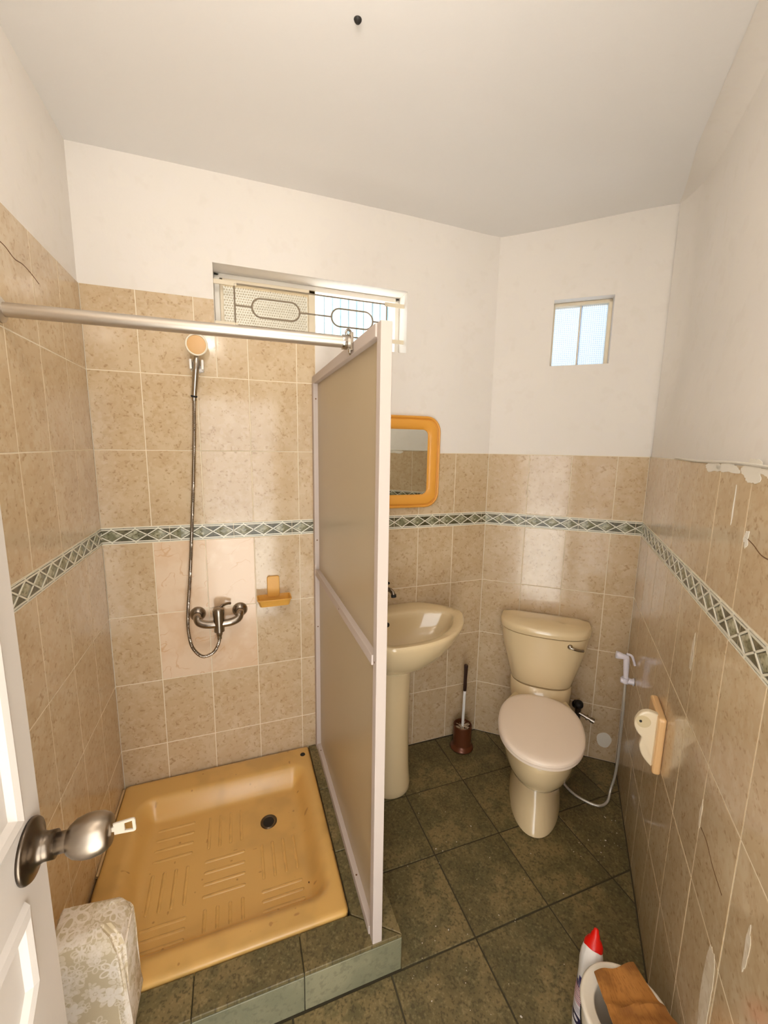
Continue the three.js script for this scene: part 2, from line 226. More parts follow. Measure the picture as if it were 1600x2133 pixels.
mesh('crack', tube([[ZF - 0.62, 2.098, 0], [ZF - 0.55, 2.1, 0], [ZF - 0.5, 2.088, 0], [ZF - 0.455, 2.092, 0], [ZF - 0.4, 2.085, 0], [ZF - 0.36, 2.075, 0]], 0.0012, 24, 5), M.rust, wallLeft);
mesh('crack', tube([[1.218, 0.762, 0], [1.26, 0.765, 0], [1.31, 0.752, 0], [1.37, 0.748, 0]], 0.0012, 20, 5), M.rust, wallRight);

// ------------------------------------------------------------------ ceiling, floor, ground outside
const ceilingGeo = (() => { const pos = [], uv = [], idx = [], n = 40, x0 = -0.16, x1 = 2.6, z0 = -0.16, z1 = ZF + 0.16;
  for (let j = 0; j <= n; j++) for (let i = 0; i <= n; i++) { const x = x0 + (x1 - x0) * i / n, z = z0 + (z1 - z0) * j / n; pos.push(x, HC + ceilBump(x, z), z); uv.push(x, z); }
  for (let j = 0; j < n; j++) for (let i = 0; i < n; i++) { const a = j * (n + 1) + i; idx.push(a, a + 1, a + n + 1, a + 1, a + n + 2, a + n + 1); }
  const g = new THREE.BufferGeometry(); g.setAttribute('position', new THREE.Float32BufferAttribute(pos, 3)); g.setAttribute('uv', new THREE.Float32BufferAttribute(uv, 2)); g.setIndex(idx); g.computeVertexNormals(); return flat([g, box(x0, x1, HC + 0.03, HC + 0.18, z0, z1)]); })();
const ceiling = structure(mesh('ceiling', ceilingGeo, M.ceil));
mesh('wire_hole', turned([[0, 0.006], [0.006, 0.004], [0.009, 0], [0.0105, -0.004], [0.008, -0.006], [0, -0.006]], V(0.834, HC - 0.002, 0.749), V(0, -1, 0), 16), M.dark, ceiling);
const floor = structure(mesh('floor', box(-0.16, 2.6, -0.12, -0.0035, -0.16, ZF + 0.16), M.floorGrout));
const floorTileFrame = new THREE.Euler(-Math.PI / 2, 0, 0);
for (let i = -4; i < 5; i++) for (let k = -2; k < 6; k++) {
  const x0 = 1.2142 + 0.3041 * i, z0 = 0.3095 + 0.3041 * k, base = rectPoly(x0, x0 + 0.3041, -(z0 + 0.3041), -z0);   // plan (x, -z)
  const nx = -rd.z, nz = rd.x, ax = -st, az = ct;                            // inward normals of the right and angled walls
  for (const lim of [[[-1, 0, -0.944], [0, -1, 0.917]], [[0, 1, -0.917]]]) {
    let p = base; for (const h of lim) p = p.length > 2 ? clip(p, ...h) : p;
    for (const h of [[0, 1, -0.001], [-1, 0, -0.001], [0, -1, ZF + 0.1], [-nx, nz, -(nx * RC.x + nz * RC.z) - 0.001], [-ax, az, -(ax * LB) - 0.001]]) p = p.length > 2 ? clip(p, ...h) : p;
    p = tidy(p); if (p.length < 3) continue; const xs = p.map((q) => q[0]), ys = p.map((q) => q[1]); if (Math.max(...xs) - Math.min(...xs) < 0.02 || Math.max(...ys) - Math.min(...ys) < 0.02) continue;
    const t = mesh('tile', tileGeo(inset(p, 0.0028), 0.0034, 0.0016), M.floor, floor); t.rotation.copy(floorTileFrame); t.position.y = (rnd() - 0.5) * 0.0006;
  }
}
structure(mesh('ground', box(-6, 8, -0.3, -0.13, -7, 9), std({ color: 0xd6d6d2, roughness: 0.9 })));

// ------------------------------------------------------------------ windows
function windowFrame(o, p, u) { return wallFrame(o, p, u); }
const win1 = structure(windowFrame(thing('window_1'), V(0, 0, 0), V(1, 0, 0)));
{ const [a, b, c, d] = W1, z0 = -0.14, z1 = -0.105, f = 0.022;
  mesh('frame', flat([rbox(a, b, d - f, d, z0, z1), rbox(a, b, c, c + f, z0, z1), rbox(a, a + f, c, d, z0, z1), rbox(b - f, b, c, d, z0, z1)]), M.white, win1);
  const sash = mesh('sash', flat([rbox(a + f, 0.88, d - f - 0.02, d - f, z0 + 0.01, z1 + 0.012), rbox(a + f, 0.88, c + f, c + f + 0.02, z0 + 0.01, z1 + 0.012), rbox(a + f, a + f + 0.014, c + f, d - f, z0 + 0.01, z1 + 0.012), rbox(0.85, 0.88, c + f, d - f, z0 + 0.01, z1 + 0.012)]), M.cream2, win1);
  const g = []; for (let i = 0; i < 34; i++) for (let j = 0; j < 18; j++) { const x = a + f + 0.018 + i * 0.0103 + (j % 2) * 0.005, y = c + f + 0.023 + j * 0.0105; if (x < 0.846) g.push(new THREE.SphereGeometry(0.0046, 6, 3, 0, Math.PI * 2, 0, Math.PI / 2).rotateX(Math.PI / 2).scale(1, 1, 0.45).translate(x, y, -0.114)); }
  mesh('patterned_pane', flat([box(a + f + 0.012, 0.852, c + f + 0.016, d - f - 0.016, -0.119, -0.114), ...g]), M.glassTinted, win1);
  const grille = thing('window_grille', 'thin iron window grille with two elongated rings above the shower', 'grille');
  const zg = -0.045, y0 = 2.122, y1 = 2.283, ym = 2.2, rod = (p, q, r = 0.0032) => cyl(V(...p), V(...q), r, r, 8);
  mesh('rod', rod([0.535, y1, zg], [1.205, y1, zg]), M.iron, grille); mesh('rod', rod([0.535, y0, zg], [1.205, y0, zg]), M.iron, grille); mesh('rod', rod([0.535, y0, zg], [0.535, y1, zg]), M.iron, grille); mesh('rod', rod([1.205, y0, zg], [1.205, y1, zg]), M.iron, grille);
  mesh('rod', rod([0.535, ym, zg], [0.603, ym, zg]), M.iron, grille); mesh('rod', rod([0.802, ym, zg], [0.943, ym, zg]), M.iron, grille); mesh('rod', rod([1.137, ym, zg], [1.205, ym, zg]), M.iron, grille);
  for (const [x0, x1] of [[0.603, 0.802], [0.943, 1.137]]) { const r = 0.038, pts = []; for (let i = 0; i <= 16; i++) { const t = Math.PI / 2 + i / 16 * Math.PI; pts.push(V(x0 + r + r * Math.cos(t), ym + r * Math.sin(t), zg)); } for (let i = 0; i <= 16; i++) { const t = -Math.PI / 2 + i / 16 * Math.PI; pts.push(V(x1 - r + r * Math.cos(t), ym + r * Math.sin(t), zg)); }
    mesh('ring', new THREE.TubeGeometry(new THREE.CatmullRomCurve3(pts, true, 'catmullrom', 0.2), 90, 0.0036, 8, true), M.iron, grille); }
  for (const y of [y0, y1]) { mesh('strap', rbox(a - 0.0, 0.545, y - 0.009, y + 0.009, zg - 0.003, zg + 0.003, 0.001), M.cream2, grille); mesh('strap', rbox(1.195, b, y - 0.009, y + 0.009, zg - 0.003, zg + 0.003, 0.001), M.cream2, grille); }
}
const win2 = structure(windowFrame(thing('window_2'), V(LB, 0, 0), V(ct, 0, st)));
{ const [a, b, c, d] = W2, z0 = -0.1, z1 = -0.06, f = 0.016;
  mesh('frame', flat([rbox(a, b, d - f, d, z0, z1), rbox(a, b, c, c + f * 0.6, z0, z1), rbox(a, a + f * 0.5, c, d, z0, z1), rbox(b - f, b, c, d, z0, z1)]), M.cream2, win2);
  const pane = (x0, x1, z) => { const g = []; for (let i = 0; x0 + 0.006 + i * 0.009 < x1 - 0.004; i++) for (let j = 0; j < 31; j++) g.push(new THREE.SphereGeometry(0.004, 6, 3, 0, Math.PI * 2, 0, Math.PI / 2).rotateX(Math.PI / 2).scale(1, 1, 0.45).translate(x0 + 0.006 + i * 0.009, c + 0.016 + j * 0.0092, z)); return flat([box(x0, x1, c + 0.01, d - f, z - 0.004, z), ...g]); };
  mesh('patterned_pane', pane(a + 0.006, a + 0.132, -0.086), M.glassRough, win2); mesh('patterned_pane', pane(a + 0.122, b - 0.012, -0.076), M.glassRough, win2);
  mesh('mullion', rbox(a + 0.12, a + 0.126, c + 0.008, d - f, -0.09, -0.074, 0.001), M.cream2, win2);
}
// the neighbouring house that shows through the open half of the window
const house = thing('neighbour_house', 'pale house wall with a white framed window seen through the open window half', 'house', [0, 0, -2.2]);
{ const wm = std({ color: 0xa6adb0, roughness: 0.8 }); mesh('wall', flat([box(-6, 10, -0.13, 2.3, -0.2, 0), box(-6, 10, 3.3, 6.2, -0.2, 0), box(-6, 1.25, 2.3, 3.3, -0.2, 0), box(2.35, 10, 2.3, 3.3, -0.2, 0)]), wm, house);
  mesh('window_frame', flat([box(1.25, 2.35, 2.3, 2.36, -0.12, -0.04), box(1.25, 2.35, 3.24, 3.3, -0.12, -0.04), box(1.25, 1.31, 2.3, 3.3, -0.12, -0.04), box(2.29, 2.35, 2.3, 3.3, -0.12, -0.04), box(1.78, 1.83, 2.3, 3.3, -0.12, -0.04)]), std({ color: 0xd8dcda, roughness: 0.6 }), house);
  const blue = std({ color: 0x9db9c0, roughness: 0.6 }); for (let i = 0; i < 12; i++) mesh('curtain_fold', cyl(V(1.34 + i * 0.082, 2.34, -0.15), V(1.34 + i * 0.082, 3.26, -0.15), 0.04, 0.04, 10), i % 3 === 1 ? wm : blue, house); }

// ------------------------------------------------------------------ door with knob
const door = structure(thing('door_1'));
{ const x0 = 0.207, x1 = 0.245, za = 1.2865, zb = 1.925;
  mesh('door_leaf', rbox(x0, x1, 0.012, 2.0, za, zb, 0.003), M.door, door);
  const moulding = (pts) => { const out = []; const n = pts.length, sect = [[0, 0], [0.004, 0.007], [0.012, 0.010], [0.02, 0.007], [0.026, 0.0]];
    const poly = pts.map((p) => [p[0], p[1]]); const rings = sect.map(([d, h]) => inset(poly, d).map((q) => [q, h])); const pos = [], idx = [];
    rings.forEach((r) => r.forEach(([q, h]) => pos.push(x1 + h - 0.0005, q[1], q[0]))); for (let j = 0; j < sect.length - 1; j++) for (let i = 0; i < n; i++) { const a = j * n + i, b = j * n + (i + 1) % n; idx.push(a, a + n, b, b, a + n, b + n); }
    const g = new THREE.BufferGeometry(); g.setAttribute('position', new THREE.Float32BufferAttribute(pos, 3)); g.setIndex(idx); const q = g.toNonIndexed(); q.computeVertexNormals(); return q; };
  mesh('panel_moulding', moulding([[1.336, 1.168], [1.88, 1.168], [1.88, 1.9], [1.336, 1.9]]), M.door, door);
  mesh('panel_moulding', moulding([[1.35, 0.96], [1.40, 0.91], [1.83, 0.91], [1.88, 0.96], [1.88, 1.072], [1.35, 1.072]]), M.door, door);
  mesh('panel_moulding', moulding([[1.36, 0.15], [1.88, 0.15], [1.88, 0.87], [1.36, 0.87]]), M.door, door);
  const k = V(x1, 1.12, 1.327), X = V(1, 0, 0);
  const knob = mesh('door_handle', turned([[0, 0.028], [0.0125, 0.028], [0.0125, 0.04], [0.017, 0.043], [0.0225, 0.05], [0.0255, 0.06], [0.0262, 0.07], [0.0245, 0.08], [0.021, 0.087], [0.0175, 0.0905], [0, 0.0905]], k, X, 40), M.nickel, door);
  mesh('rosette', turned([[0, 0], [0.0365, 0], [0.0368, 0.003], [0.035, 0.006], [0.027, 0.008], [0.019, 0.012], [0.0165, 0.018], [0.0165, 0.029], [0, 0.029]], k, X, 44), std({ color: 0x6b6054, metalness: 1, roughness: 0.28 }), knob);
  const ks = new THREE.Shape(); ks.moveTo(0, -0.009); ks.lineTo(0.022, -0.011); ks.quadraticCurveTo(0.026, -0.011, 0.026, -0.007); ks.lineTo(0.026, 0.007); ks.quadraticCurveTo(0.026, 0.011, 0.022, 0.011); ks.lineTo(0, 0.009); ks.lineTo(0, 0.004); ks.lineTo(-0.004, 0.003); ks.lineTo(-0.004, -0.003); ks.lineTo(0, -0.004); ks.closePath();
  const kh = new THREE.Path(); kh.moveTo(0.013, -0.006); kh.lineTo(0.013, 0.006); kh.lineTo(0.022, 0.007); kh.lineTo(0.022, -0.007); kh.closePath(); ks.holes.push(kh);
  const key = thing('door_key', 'pale key stuck in the round metal door knob', 'key', [x1 + 0.0925, 1.12, 1.327]); mesh('key_bow', extrude(ks, 0.003, 0.0006, 1).translate(0, 0, -0.0015).rotateX(0.1), std({ color: 0xa89a88, roughness: 0.5 }), key); mesh('key_blade', box(-0.012, -0.003, -0.003, 0.003, -0.001, 0.001), M.nickel, key);
}
structure(mesh('trim_1', flat([box(0.185, 0.203, 0, 2.01, ZF + 0.005, ZF + 0.165), box(0.867, 0.885, 0, 2.01, ZF + 0.005, ZF + 0.165), box(0.203, 0.867, 2.004, 2.022, ZF + 0.005, ZF + 0.165)]), M.white));
{ const lamp = thing('wall_lamp', 'small round wall lamp above the doorway', 'lamp', [0.36, 2.42, ZF + 0.005]);
  mesh('base', turned([[0, 0], [0.045, 0], [0.045, 0.012], [0.02, 0.02], [0.02, 0.05], [0, 0.05]], V(0, 0, 0), V(0, 0, -1), 24), M.white, lamp);
  const bulb = mesh('bulb', new THREE.SphereGeometry(0.032, 24, 16).translate(0, 0, -0.075), std({ color: 0xffffff, emissive: LAMP_COLOUR, emissiveIntensity: 25 }), lamp); bulb.castShadow = false;
  const pl = new THREE.PointLight(LAMP_COLOUR, LAMP_CANDELA, 0, 2); pl.position.set(0, 0, -0.075); pl.castShadow = true; pl.shadow.radius = 1.6; lamp.add(pl); }

{ const lamp = thing('added_ceiling_lamp', 'added unseen white globe lamp under the ceiling, fill light for right wall and lid', 'lamp', [0.62, HC + ceilBump(0.62, 1.3), 1.3]);  // added out-of-view globe that brightens the right wall, toilet lid and floor
  mesh('base', turned([[0, 0], [0.06, 0], [0.06, 0.02], [0.05, 0.03], [0, 0.03]], V(0, 0, 0), V(0, -1, 0), 32), M.white, lamp);
  const globe = mesh('globe', new THREE.SphereGeometry(0.085, 28, 18).translate(0, -0.105, 0), std({ color: 0xffffff, emissive: LAMP_COLOUR, emissiveIntensity: 8, roughness: 0.3 }), lamp); globe.castShadow = false;
  const pl = new THREE.PointLight(LAMP_COLOUR, CEILING_CANDELA, 0, 2); pl.position.set(0, -0.105, 0); pl.castShadow = true; pl.shadow.radius = 4.2; lamp.add(pl); }

// ------------------------------------------------------------------ tiled shower step
const TY = 0.134, SX = 0.944, SZ = 0.917;
const step = thing('shower_step', 'low tiled step and kerb around the shower tray', 'step');
mesh('core', flat([box(0, SX - 0.011, 0, TY - 0.011, 0.812, SZ - 0.011), box(0.806, SX - 0.011, 0, TY - 0.011, 0, 0.812)]), M.floorGrout, step);
{ const top = (poly) => { const t = mesh('tile', tileGeo(inset(poly.map((p) => [p[0], -p[1]]).reverse(), 0.0014), 0.011, 0.0022), M.floor, step); t.rotation.x = -Math.PI / 2; t.position.y = TY; };
  top([[0.001, 0.81], [0.345, 0.81], [0.345, SZ], [0.001, SZ]]); top([[0.345, 0.81], [0.642, 0.81], [0.642, SZ], [0.345, SZ]]); top([[0.642, 0.81], [0.806, 0.81], [SX, SZ], [0.642, SZ]]);
  top([[0.806, 0.59], [SX, 0.59], [SX, SZ], [0.806, 0.81]]); top([[0.806, 0.29], [SX, 0.29], [SX, 0.59], [0.806, 0.59]]); top([[0.806, 0.001], [SX, 0.001], [SX, 0.29], [0.806, 0.29]]);
  for (const [a, b] of [[0.001, 0.345], [0.345, 0.642], [0.642, SX]]) mesh('tile', tileGeo(inset(rectPoly(a, b, 0.002, TY - 0.0115), 0.0012), 0.0105, 0.0015).translate(0, 0, SZ), M.litRiser, step);
  for (const [a, b] of [[-SZ + 0.011, -0.59], [-0.59, -0.29], [-0.29, -0.001]]) { const t = mesh('tile', tileGeo(inset(rectPoly(a, b, 0.002, TY - 0.0115), 0.0012), 0.0105, 0.0015), M.litRiser, step); t.rotation.y = Math.PI / 2; t.position.x = SX; } }

// ------------------------------------------------------------------ shower tray
const tray = thing('shower_tray', 'square yellow ceramic shower tray with a ribbed floor', 'shower tray');
{ const X0 = 0.006, X1 = 0.803, Z0 = 0.006, Z1 = 0.808, RIM = 0.142, n = 110, pos = [], uv = [], idx = [];
  const sd = (x, z, x0, x1, z0, z1, r) => { const cx = (x0 + x1) / 2, cz = (z0 + z1) / 2, qx = Math.abs(x - cx) - (x1 - x0) / 2 + r, qz = Math.abs(z - cz) - (z1 - z0) / 2 + r; return Math.min(Math.max(qx, qz), 0) + Math.hypot(Math.max(qx, 0), Math.max(qz, 0)) - r; };
  const hgt = (x, z) => { const d = -sd(x, z, 0.07, 0.778, 0.105, 0.745, 0.075), o = -sd(x, z, X0, X1, Z0, Z1, 0.018); let wall = 0.085; const t = Math.min(1, Math.max(0, d / wall)); let y = RIM - 0.068 * (t < 0.5 ? 2 * t * t : 1 - 2 * (1 - t) ** 2); if (d > 0.02) y -= 0.004 * sm(0.05, 0.35, d); return y - 0.006 * (1 - sm(0, 0.012, o)); };
  const quant = (i) => i / n; for (let j = 0; j <= n; j++) for (let i = 0; i <= n; i++) { let x = X0 + (X1 - X0) * quant(i), z = Z0 + (Z1 - Z0) * quant(j); const r = 0.018, o = sd(x, z, X0, X1, Z0, Z1, r); if (o > 0) { const cx = x < 0.4 ? X0 + r : X1 - r, cz = z < 0.4 ? Z0 + r : Z1 - r, l = Math.hypot(x - cx, z - cz); x = cx + (x - cx) * r / l; z = cz + (z - cz) * r / l; } pos.push(x, hgt(x, z), z); uv.push(x, z); }
  for (let j = 0; j < n; j++) for (let i = 0; i < n; i++) { const a = j * (n + 1) + i; idx.push(a, a + n + 1, a + 1, a + 1, a + n + 1, a + n + 2); }
  const ring = []; for (let i = 0; i <= n; i++) ring.push(i); for (let j = 1; j <= n; j++) ring.push(j * (n + 1) + n); for (let i = n - 1; i >= 0; i--) ring.push(n * (n + 1) + i); for (let j = n - 1; j > 0; j--) ring.push(j * (n + 1));
  const st0 = pos.length / 3; ring.forEach((k) => { pos.push(pos[k * 3], 0.1275 > 0 ? 0.06 : 0, pos[k * 3 + 2]); uv.push(pos[k * 3], pos[k * 3 + 2]); }); ring.forEach((k, i) => { const m = (i + 1) % ring.length; idx.push(k, ring[m], st0 + i, ring[m], st0 + m, st0 + i); });
  const g = new THREE.BufferGeometry(); g.setAttribute('position', new THREE.Float32BufferAttribute(pos, 3)); g.setAttribute('uv', new THREE.Float32BufferAttribute(uv, 2)); g.setIndex(idx); g.computeVertexNormals();
  const basin = mesh('basin', g, M.tray, tray);
  const rib = (x, z, w, d) => { const s = new THREE.CapsuleGeometry(0.0062, Math.max(w, d) - 0.012, 4, 10).rotateZ(Math.PI / 2).scale(1, 0.5, 1); if (d > w) s.rotateY(Math.PI / 2); mesh('rib', s, M.tray, tray).position.set(x, hgt(x, z) - 0.0006, z); };
  const cols = [[0.16, 0.3], [0.345, 0.49], [0.54, 0.685]], rws = [[0.218, 0.366], [0.41, 0.555], [0.592, 0.672]];
  for (let c = 0; c < 3; c++) for (let r = 0; r < 3; r++) { if (c === 2 && r === 0) continue; const [x0, x1] = cols[c], [z0, z1] = rws[r]; const cx = (x0 + x1) / 2, cz = (z0 + z1) / 2;
    if ((c + r) % 2 === 0) { const k = r === 2 ? 3 : 4; for (let i = 0; i < k; i++) rib(cx, z0 + 0.006 + i * (z1 - z0 - 0.012) / (k - 1), x1 - x0, 0.01); } else for (let i = 0; i < 4; i++) rib(x0 + 0.012 + i * (x1 - x0 - 0.024) / 3, cz, 0.01, z1 - z0); }
  const dy = hgt(0.587, 0.318); const drain = mesh('drain', turned([[0.033, -0.004], [0.033, 0.003], [0.029, 0.0045], [0.025, 0.002], [0.023, 0.0002], [0.0, 0.0002]], V(0.587, dy, 0.318), V(0, 1, 0), 28), std({ color: 0x6a5e50, metalness: 1, roughness: 0.35 }), tray);
  mesh('strainer', flat([turned([[0.0225, 0.0003], [0.0225, 0.0012], [0, 0.0012]], V(0.587, dy, 0.318), V(0, 1, 0), 24), new THREE.TorusGeometry(0.014, 0.0022, 6, 24).rotateX(Math.PI / 2).translate(0.587, dy - 0.001, 0.318), new THREE.TorusGeometry(0.007, 0.002, 6, 20).rotateX(Math.PI / 2).translate(0.587, dy - 0.001, 0.318), box(0.567, 0.607, dy - 0.003, dy, 0.316, 0.32), box(0.585, 0.589, dy - 0.003, dy, 0.298, 0.338)]), M.dark, drain);
  { const sm2 = std({ color: 0xc9a878, roughness: 0.8 }); mesh('sealant', tube([[0.004, 0.141, 0.03], [0.004, 0.143, 0.25], [0.005, 0.141, 0.42]], 0.005, 20, 6), sm2, tray); mesh('sealant', tube([[0.003, 0.139, 0.58], [0.005, 0.142, 0.68], [0.005, 0.14, 0.79]], 0.0048, 16, 6), sm2, tray); }
  mesh('overflow_hole', turned([[0, 0.001], [0.009, 0.001], [0.011, 0.0018], [0.012, 0]], V(0.768, RIM, 0.062), V(0, 1, 0), 18), M.dark, tray);
  mesh('stain_spot', turned([[0, 0.0008], [0.003, 0.0006], [0.004, 0]], V(0.705, hgt(0.705, 0.62), 0.62), V(0, 1, 0), 12), M.rust, tray); }
// ------------------------------------------------------------------ shower partition and rod
const part = thing('shower_partition', 'tall white framed partition with two grey panels beside the shower', 'partition');
{ const PT = 1.927; mesh('front_post', rbox(0.848, 0.878, TY, PT, 0.884, 0.914, 0.002), M.frame, part);
  mesh('back_post', rbox(0.842, 0.874, TY, PT - 0.03, 0.004, 0.04, 0.002), M.frame, part);
  mesh('top_rail', rbox(0.844, 0.876, PT - 0.033, PT, 0.004, 0.884, 0.002), M.frame, part);
  mesh('bottom_rail', rbox(0.844, 0.876, TY, TY + 0.03, 0.04, 0.884, 0.002), M.frame, part);
  mesh('middle_rail', rbox(0.844, 0.876, 1.032, 1.062, 0.04, 0.884, 0.002), M.frame, part);
  mesh('upper_panel', box(0.862, 0.868, 1.055, PT - 0.03, 0.036, 0.888), M.panel, part); mesh('lower_panel', box(0.862, 0.868, TY + 0.026, 1.036, 0.036, 0.888), M.panel, part);
  const screw = (x, y, z, d) => mesh('screw', turned([[0, 0.0006], [0.0028, 0.0006], [0.0036, 0]], V(x, y, z), d, 10), M.rust, part);
  for (const y of [1.83, 1.2, 0.78]) screw(0.853, y, 0.0398, V(0, 0, 1)); for (const z of [0.09, 0.72]) screw(0.852, TY + 0.0298, z, V(0, 1, 0)); screw(0.8442, 1.047, 0.5, V(-1, 0, 0)); screw(0.8482, 1.047, 0.897, V(-1, 0, 0)); }
const rod = thing('curtain_rod', 'grey metal shower curtain rod running from the tiled wall to the partition', 'curtain rod');
mesh('rod', cyl(V(0.002, 1.936, 0.612), V(0.838, 1.926, 0.672), 0.0165, 0.0165, 28), M.alu, rod);
mesh('clamp', flat([turned([[0.0168, 0], [0.0205, 0], [0.0205, 0.014], [0.0168, 0.014]], V(0.814, 1.926, 0.67), V(0.836, -0.01, 0.06), 24), rbox(0.835, 0.8435, 1.902, 1.952, 0.655, 0.689, 0.002), new THREE.TorusGeometry(0.009, 0.0035, 8, 18).rotateY(0.4).translate(0.833, 1.952, 0.671), new THREE.TorusGeometry(0.007, 0.003, 8, 18).rotateY(1.3).translate(0.836, 1.9, 0.675)]), M.chrome, rod);
mesh('wall_flange', turned([[0.0168, 0], [0.03, 0], [0.03, 0.004], [0.02, 0.01], [0.0168, 0.01]], V(0.0005, 1.936, 0.612), V(1, 0, 0), 24), M.alu, rod);

// ------------------------------------------------------------------ shower fittings
function hoseGeo(pts, r, len, ridge = 0.12, step = 0.0045) { const c = new THREE.CatmullRomCurve3(pts.map((p) => V(...p))), n = Math.round(len / step), fr = c.computeFrenetFrames(n, false), rings = []; for (let i = 0; i <= n; i++) { const p = c.getPointAt(i / n), k = r * (1 - (i % 2) * ridge), ring = []; for (let j = 0; j < 10; j++) { const a = j / 10 * Math.PI * 2, q = p.clone().addScaledVector(fr.normals[i], Math.cos(a) * k).addScaledVector(fr.binormals[i], Math.sin(a) * k); ring.push([q.x, q.y, q.z]); } rings.push(ring); } return loft(rings); }
const hs = thing('hand_shower', 'chrome hand shower with a round yellowed spray face on the back wall', 'hand shower');
{ const d = V(-0.06, -0.22, 1).normalize(), c = V(0.389, 2.006, 0.07);
  mesh('handle', turned([[0, 0], [0.0085, 0], [0.0105, 0.006], [0.0115, 0.05], [0.0125, 0.1], [0.013, 0.125], [0.0115, 0.14], [0.009, 0.155], [0.009, 0.185], [0, 0.188]], V(0.367, 1.812, 0.03), V(0.02, 0.175, 0.012), 24), M.chrome, hs);
  mesh('head', turned([[0, -0.022], [0.014, -0.02], [0.03, -0.012], [0.0395, -0.002], [0.041, 0.006], [0.0395, 0.011], [0.035, 0.0115], [0.034, 0.008]], c, d, 36), std({ color: 0xf1e6cf, roughness: 0.3 }), hs);
  mesh('spray_face', turned([[0.0345, 0.006], [0.033, 0.0095], [0.018, 0.0115], [0, 0.012]], c, d, 32), std({ color: 0xdfb37c, roughness: 0.45 }), hs);
  mesh('collar', turned([[0.0105, 0], [0.0125, 0.002], [0.0125, 0.006], [0.0105, 0.008]], V(0.3665, 1.812, 0.0295), V(0.02, 0.155, 0.03), 20), M.dark, hs); }
const hb = thing('shower_bracket', 'small wall bracket holding the hand shower', 'bracket');
mesh('base', turned([[0, 0], [0.019, 0], [0.019, 0.006], [0.012, 0.011], [0, 0.011]], V(0.381, 1.925, 0.0005), V(0, 0, 1), 20), M.plastic, hb);
mesh('fork', flat([rbox(0.357, 0.366, 1.918, 1.956, 0.008, 0.05, 0.003), rbox(0.4, 0.409, 1.918, 1.956, 0.008, 0.05, 0.003), rbox(0.36, 0.406, 1.912, 1.926, 0.005, 0.022, 0.003)]), M.plastic, hb);
const hose = thing('shower_hose', 'long ribbed metal hose hanging from hand shower to mixer tap', 'hose');
mesh('hose', hoseGeo([[0.3665, 1.806, 0.028], [0.36, 1.68, 0.024], [0.347, 1.48, 0.024], [0.331, 1.28, 0.026], [0.313, 1.06, 0.04], [0.303, 0.93, 0.082], [0.301, 0.85, 0.084], [0.316, 0.77, 0.08], [0.352, 0.728, 0.075], [0.392, 0.738, 0.07], [0.416, 0.78, 0.066], [0.42, 0.808, 0.065]], 0.0073, 1.42), M.chromeWorn, hose);
mesh('nut', cyl(V(0.3662, 1.8, 0.0275), V(0.3672, 1.816, 0.0295), 0.0095), M.chrome, hose); mesh('nut', cyl(V(0.4195, 0.795, 0.065), V(0.4195, 0.811, 0.065), 0.0105, 0.0115, 6), M.chrome, hose);
const mixer = thing('shower_mixer', 'worn chrome shower mixer tap on pink tiles', 'tap');
{ for (const x of [0.333, 0.507]) mesh('escutcheon', turned([[0.012, 0.022], [0.02, 0.02], [0.029, 0.012], [0.0325, 0.003], [0.033, 0.0005], [0, 0.0005]], V(x, 0.893, 0), V(0, 0, 1), 30), M.chromeWorn, mixer);
  mesh('body', flat([tube([[0.333, 0.893, 0.012], [0.333, 0.89, 0.035], [0.34, 0.876, 0.053], [0.365, 0.866, 0.062], [0.42, 0.863, 0.065], [0.475, 0.866, 0.062], [0.5, 0.876, 0.053], [0.507, 0.89, 0.035], [0.507, 0.893, 0.012]], 0.017, 60, 16), cyl(V(0.42, 0.83, 0.065), V(0.42, 0.905, 0.065), 0.022, 0.023, 24), new THREE.SphereGeometry(0.018, 16, 12).translate(0.337, 0.883, 0.045), new THREE.SphereGeometry(0.018, 16, 12).translate(0.503, 0.883, 0.045)]), M.chromeWorn, mixer);
  mesh('outlet', turned([[0, 0], [0.011, 0], [0.013, 0.004], [0.013, 0.02], [0.018, 0.03], [0, 0.03]], V(0.42, 0.812, 0.065), V(0, 1, 0), 20), M.chromeWorn, mixer);
  mesh('lever', flat([turned([[0.023, 0], [0.0235, 0.022], [0.02, 0.032], [0, 0.034]], V(0.42, 0.903, 0.065), V(0, 1, 0), 24), tube([[0.42, 0.925, 0.062], [0.437, 0.937, 0.045], [0.456, 0.938, 0.03], [0.468, 0.935, 0.022]], 0.0065, 20, 10)]), M.chromeWorn, mixer); }
const dish = thing('soap_dish', 'yellow plastic soap dish on the shower tiles beside the mixer tap', 'soap dish');
{ mesh('back_plate', extrude(rshape(0.628, 0.683, 0.94, 1.038, 0.012), 0.012, 0.003, 2).translate(0, 0, 0.0006), M.yellow, dish);
  const cx = 0.655, cz = 0.043, R = (hw, hd, r, y) => rrect(hw, hd, r, y, cx, cz); mesh('tray', loft([R(0.056, 0.028, 0.012, 0.917), R(0.064, 0.034, 0.014, 0.919), R(0.072, 0.041, 0.014, 0.946), R(0.075, 0.0425, 0.014, 0.948), R(0.075, 0.0425, 0.014, 0.951), R(0.07, 0.0385, 0.012, 0.951), R(0.066, 0.036, 0.012, 0.93), R(0.06, 0.03, 0.01, 0.9255)]), M.yellow, dish); }

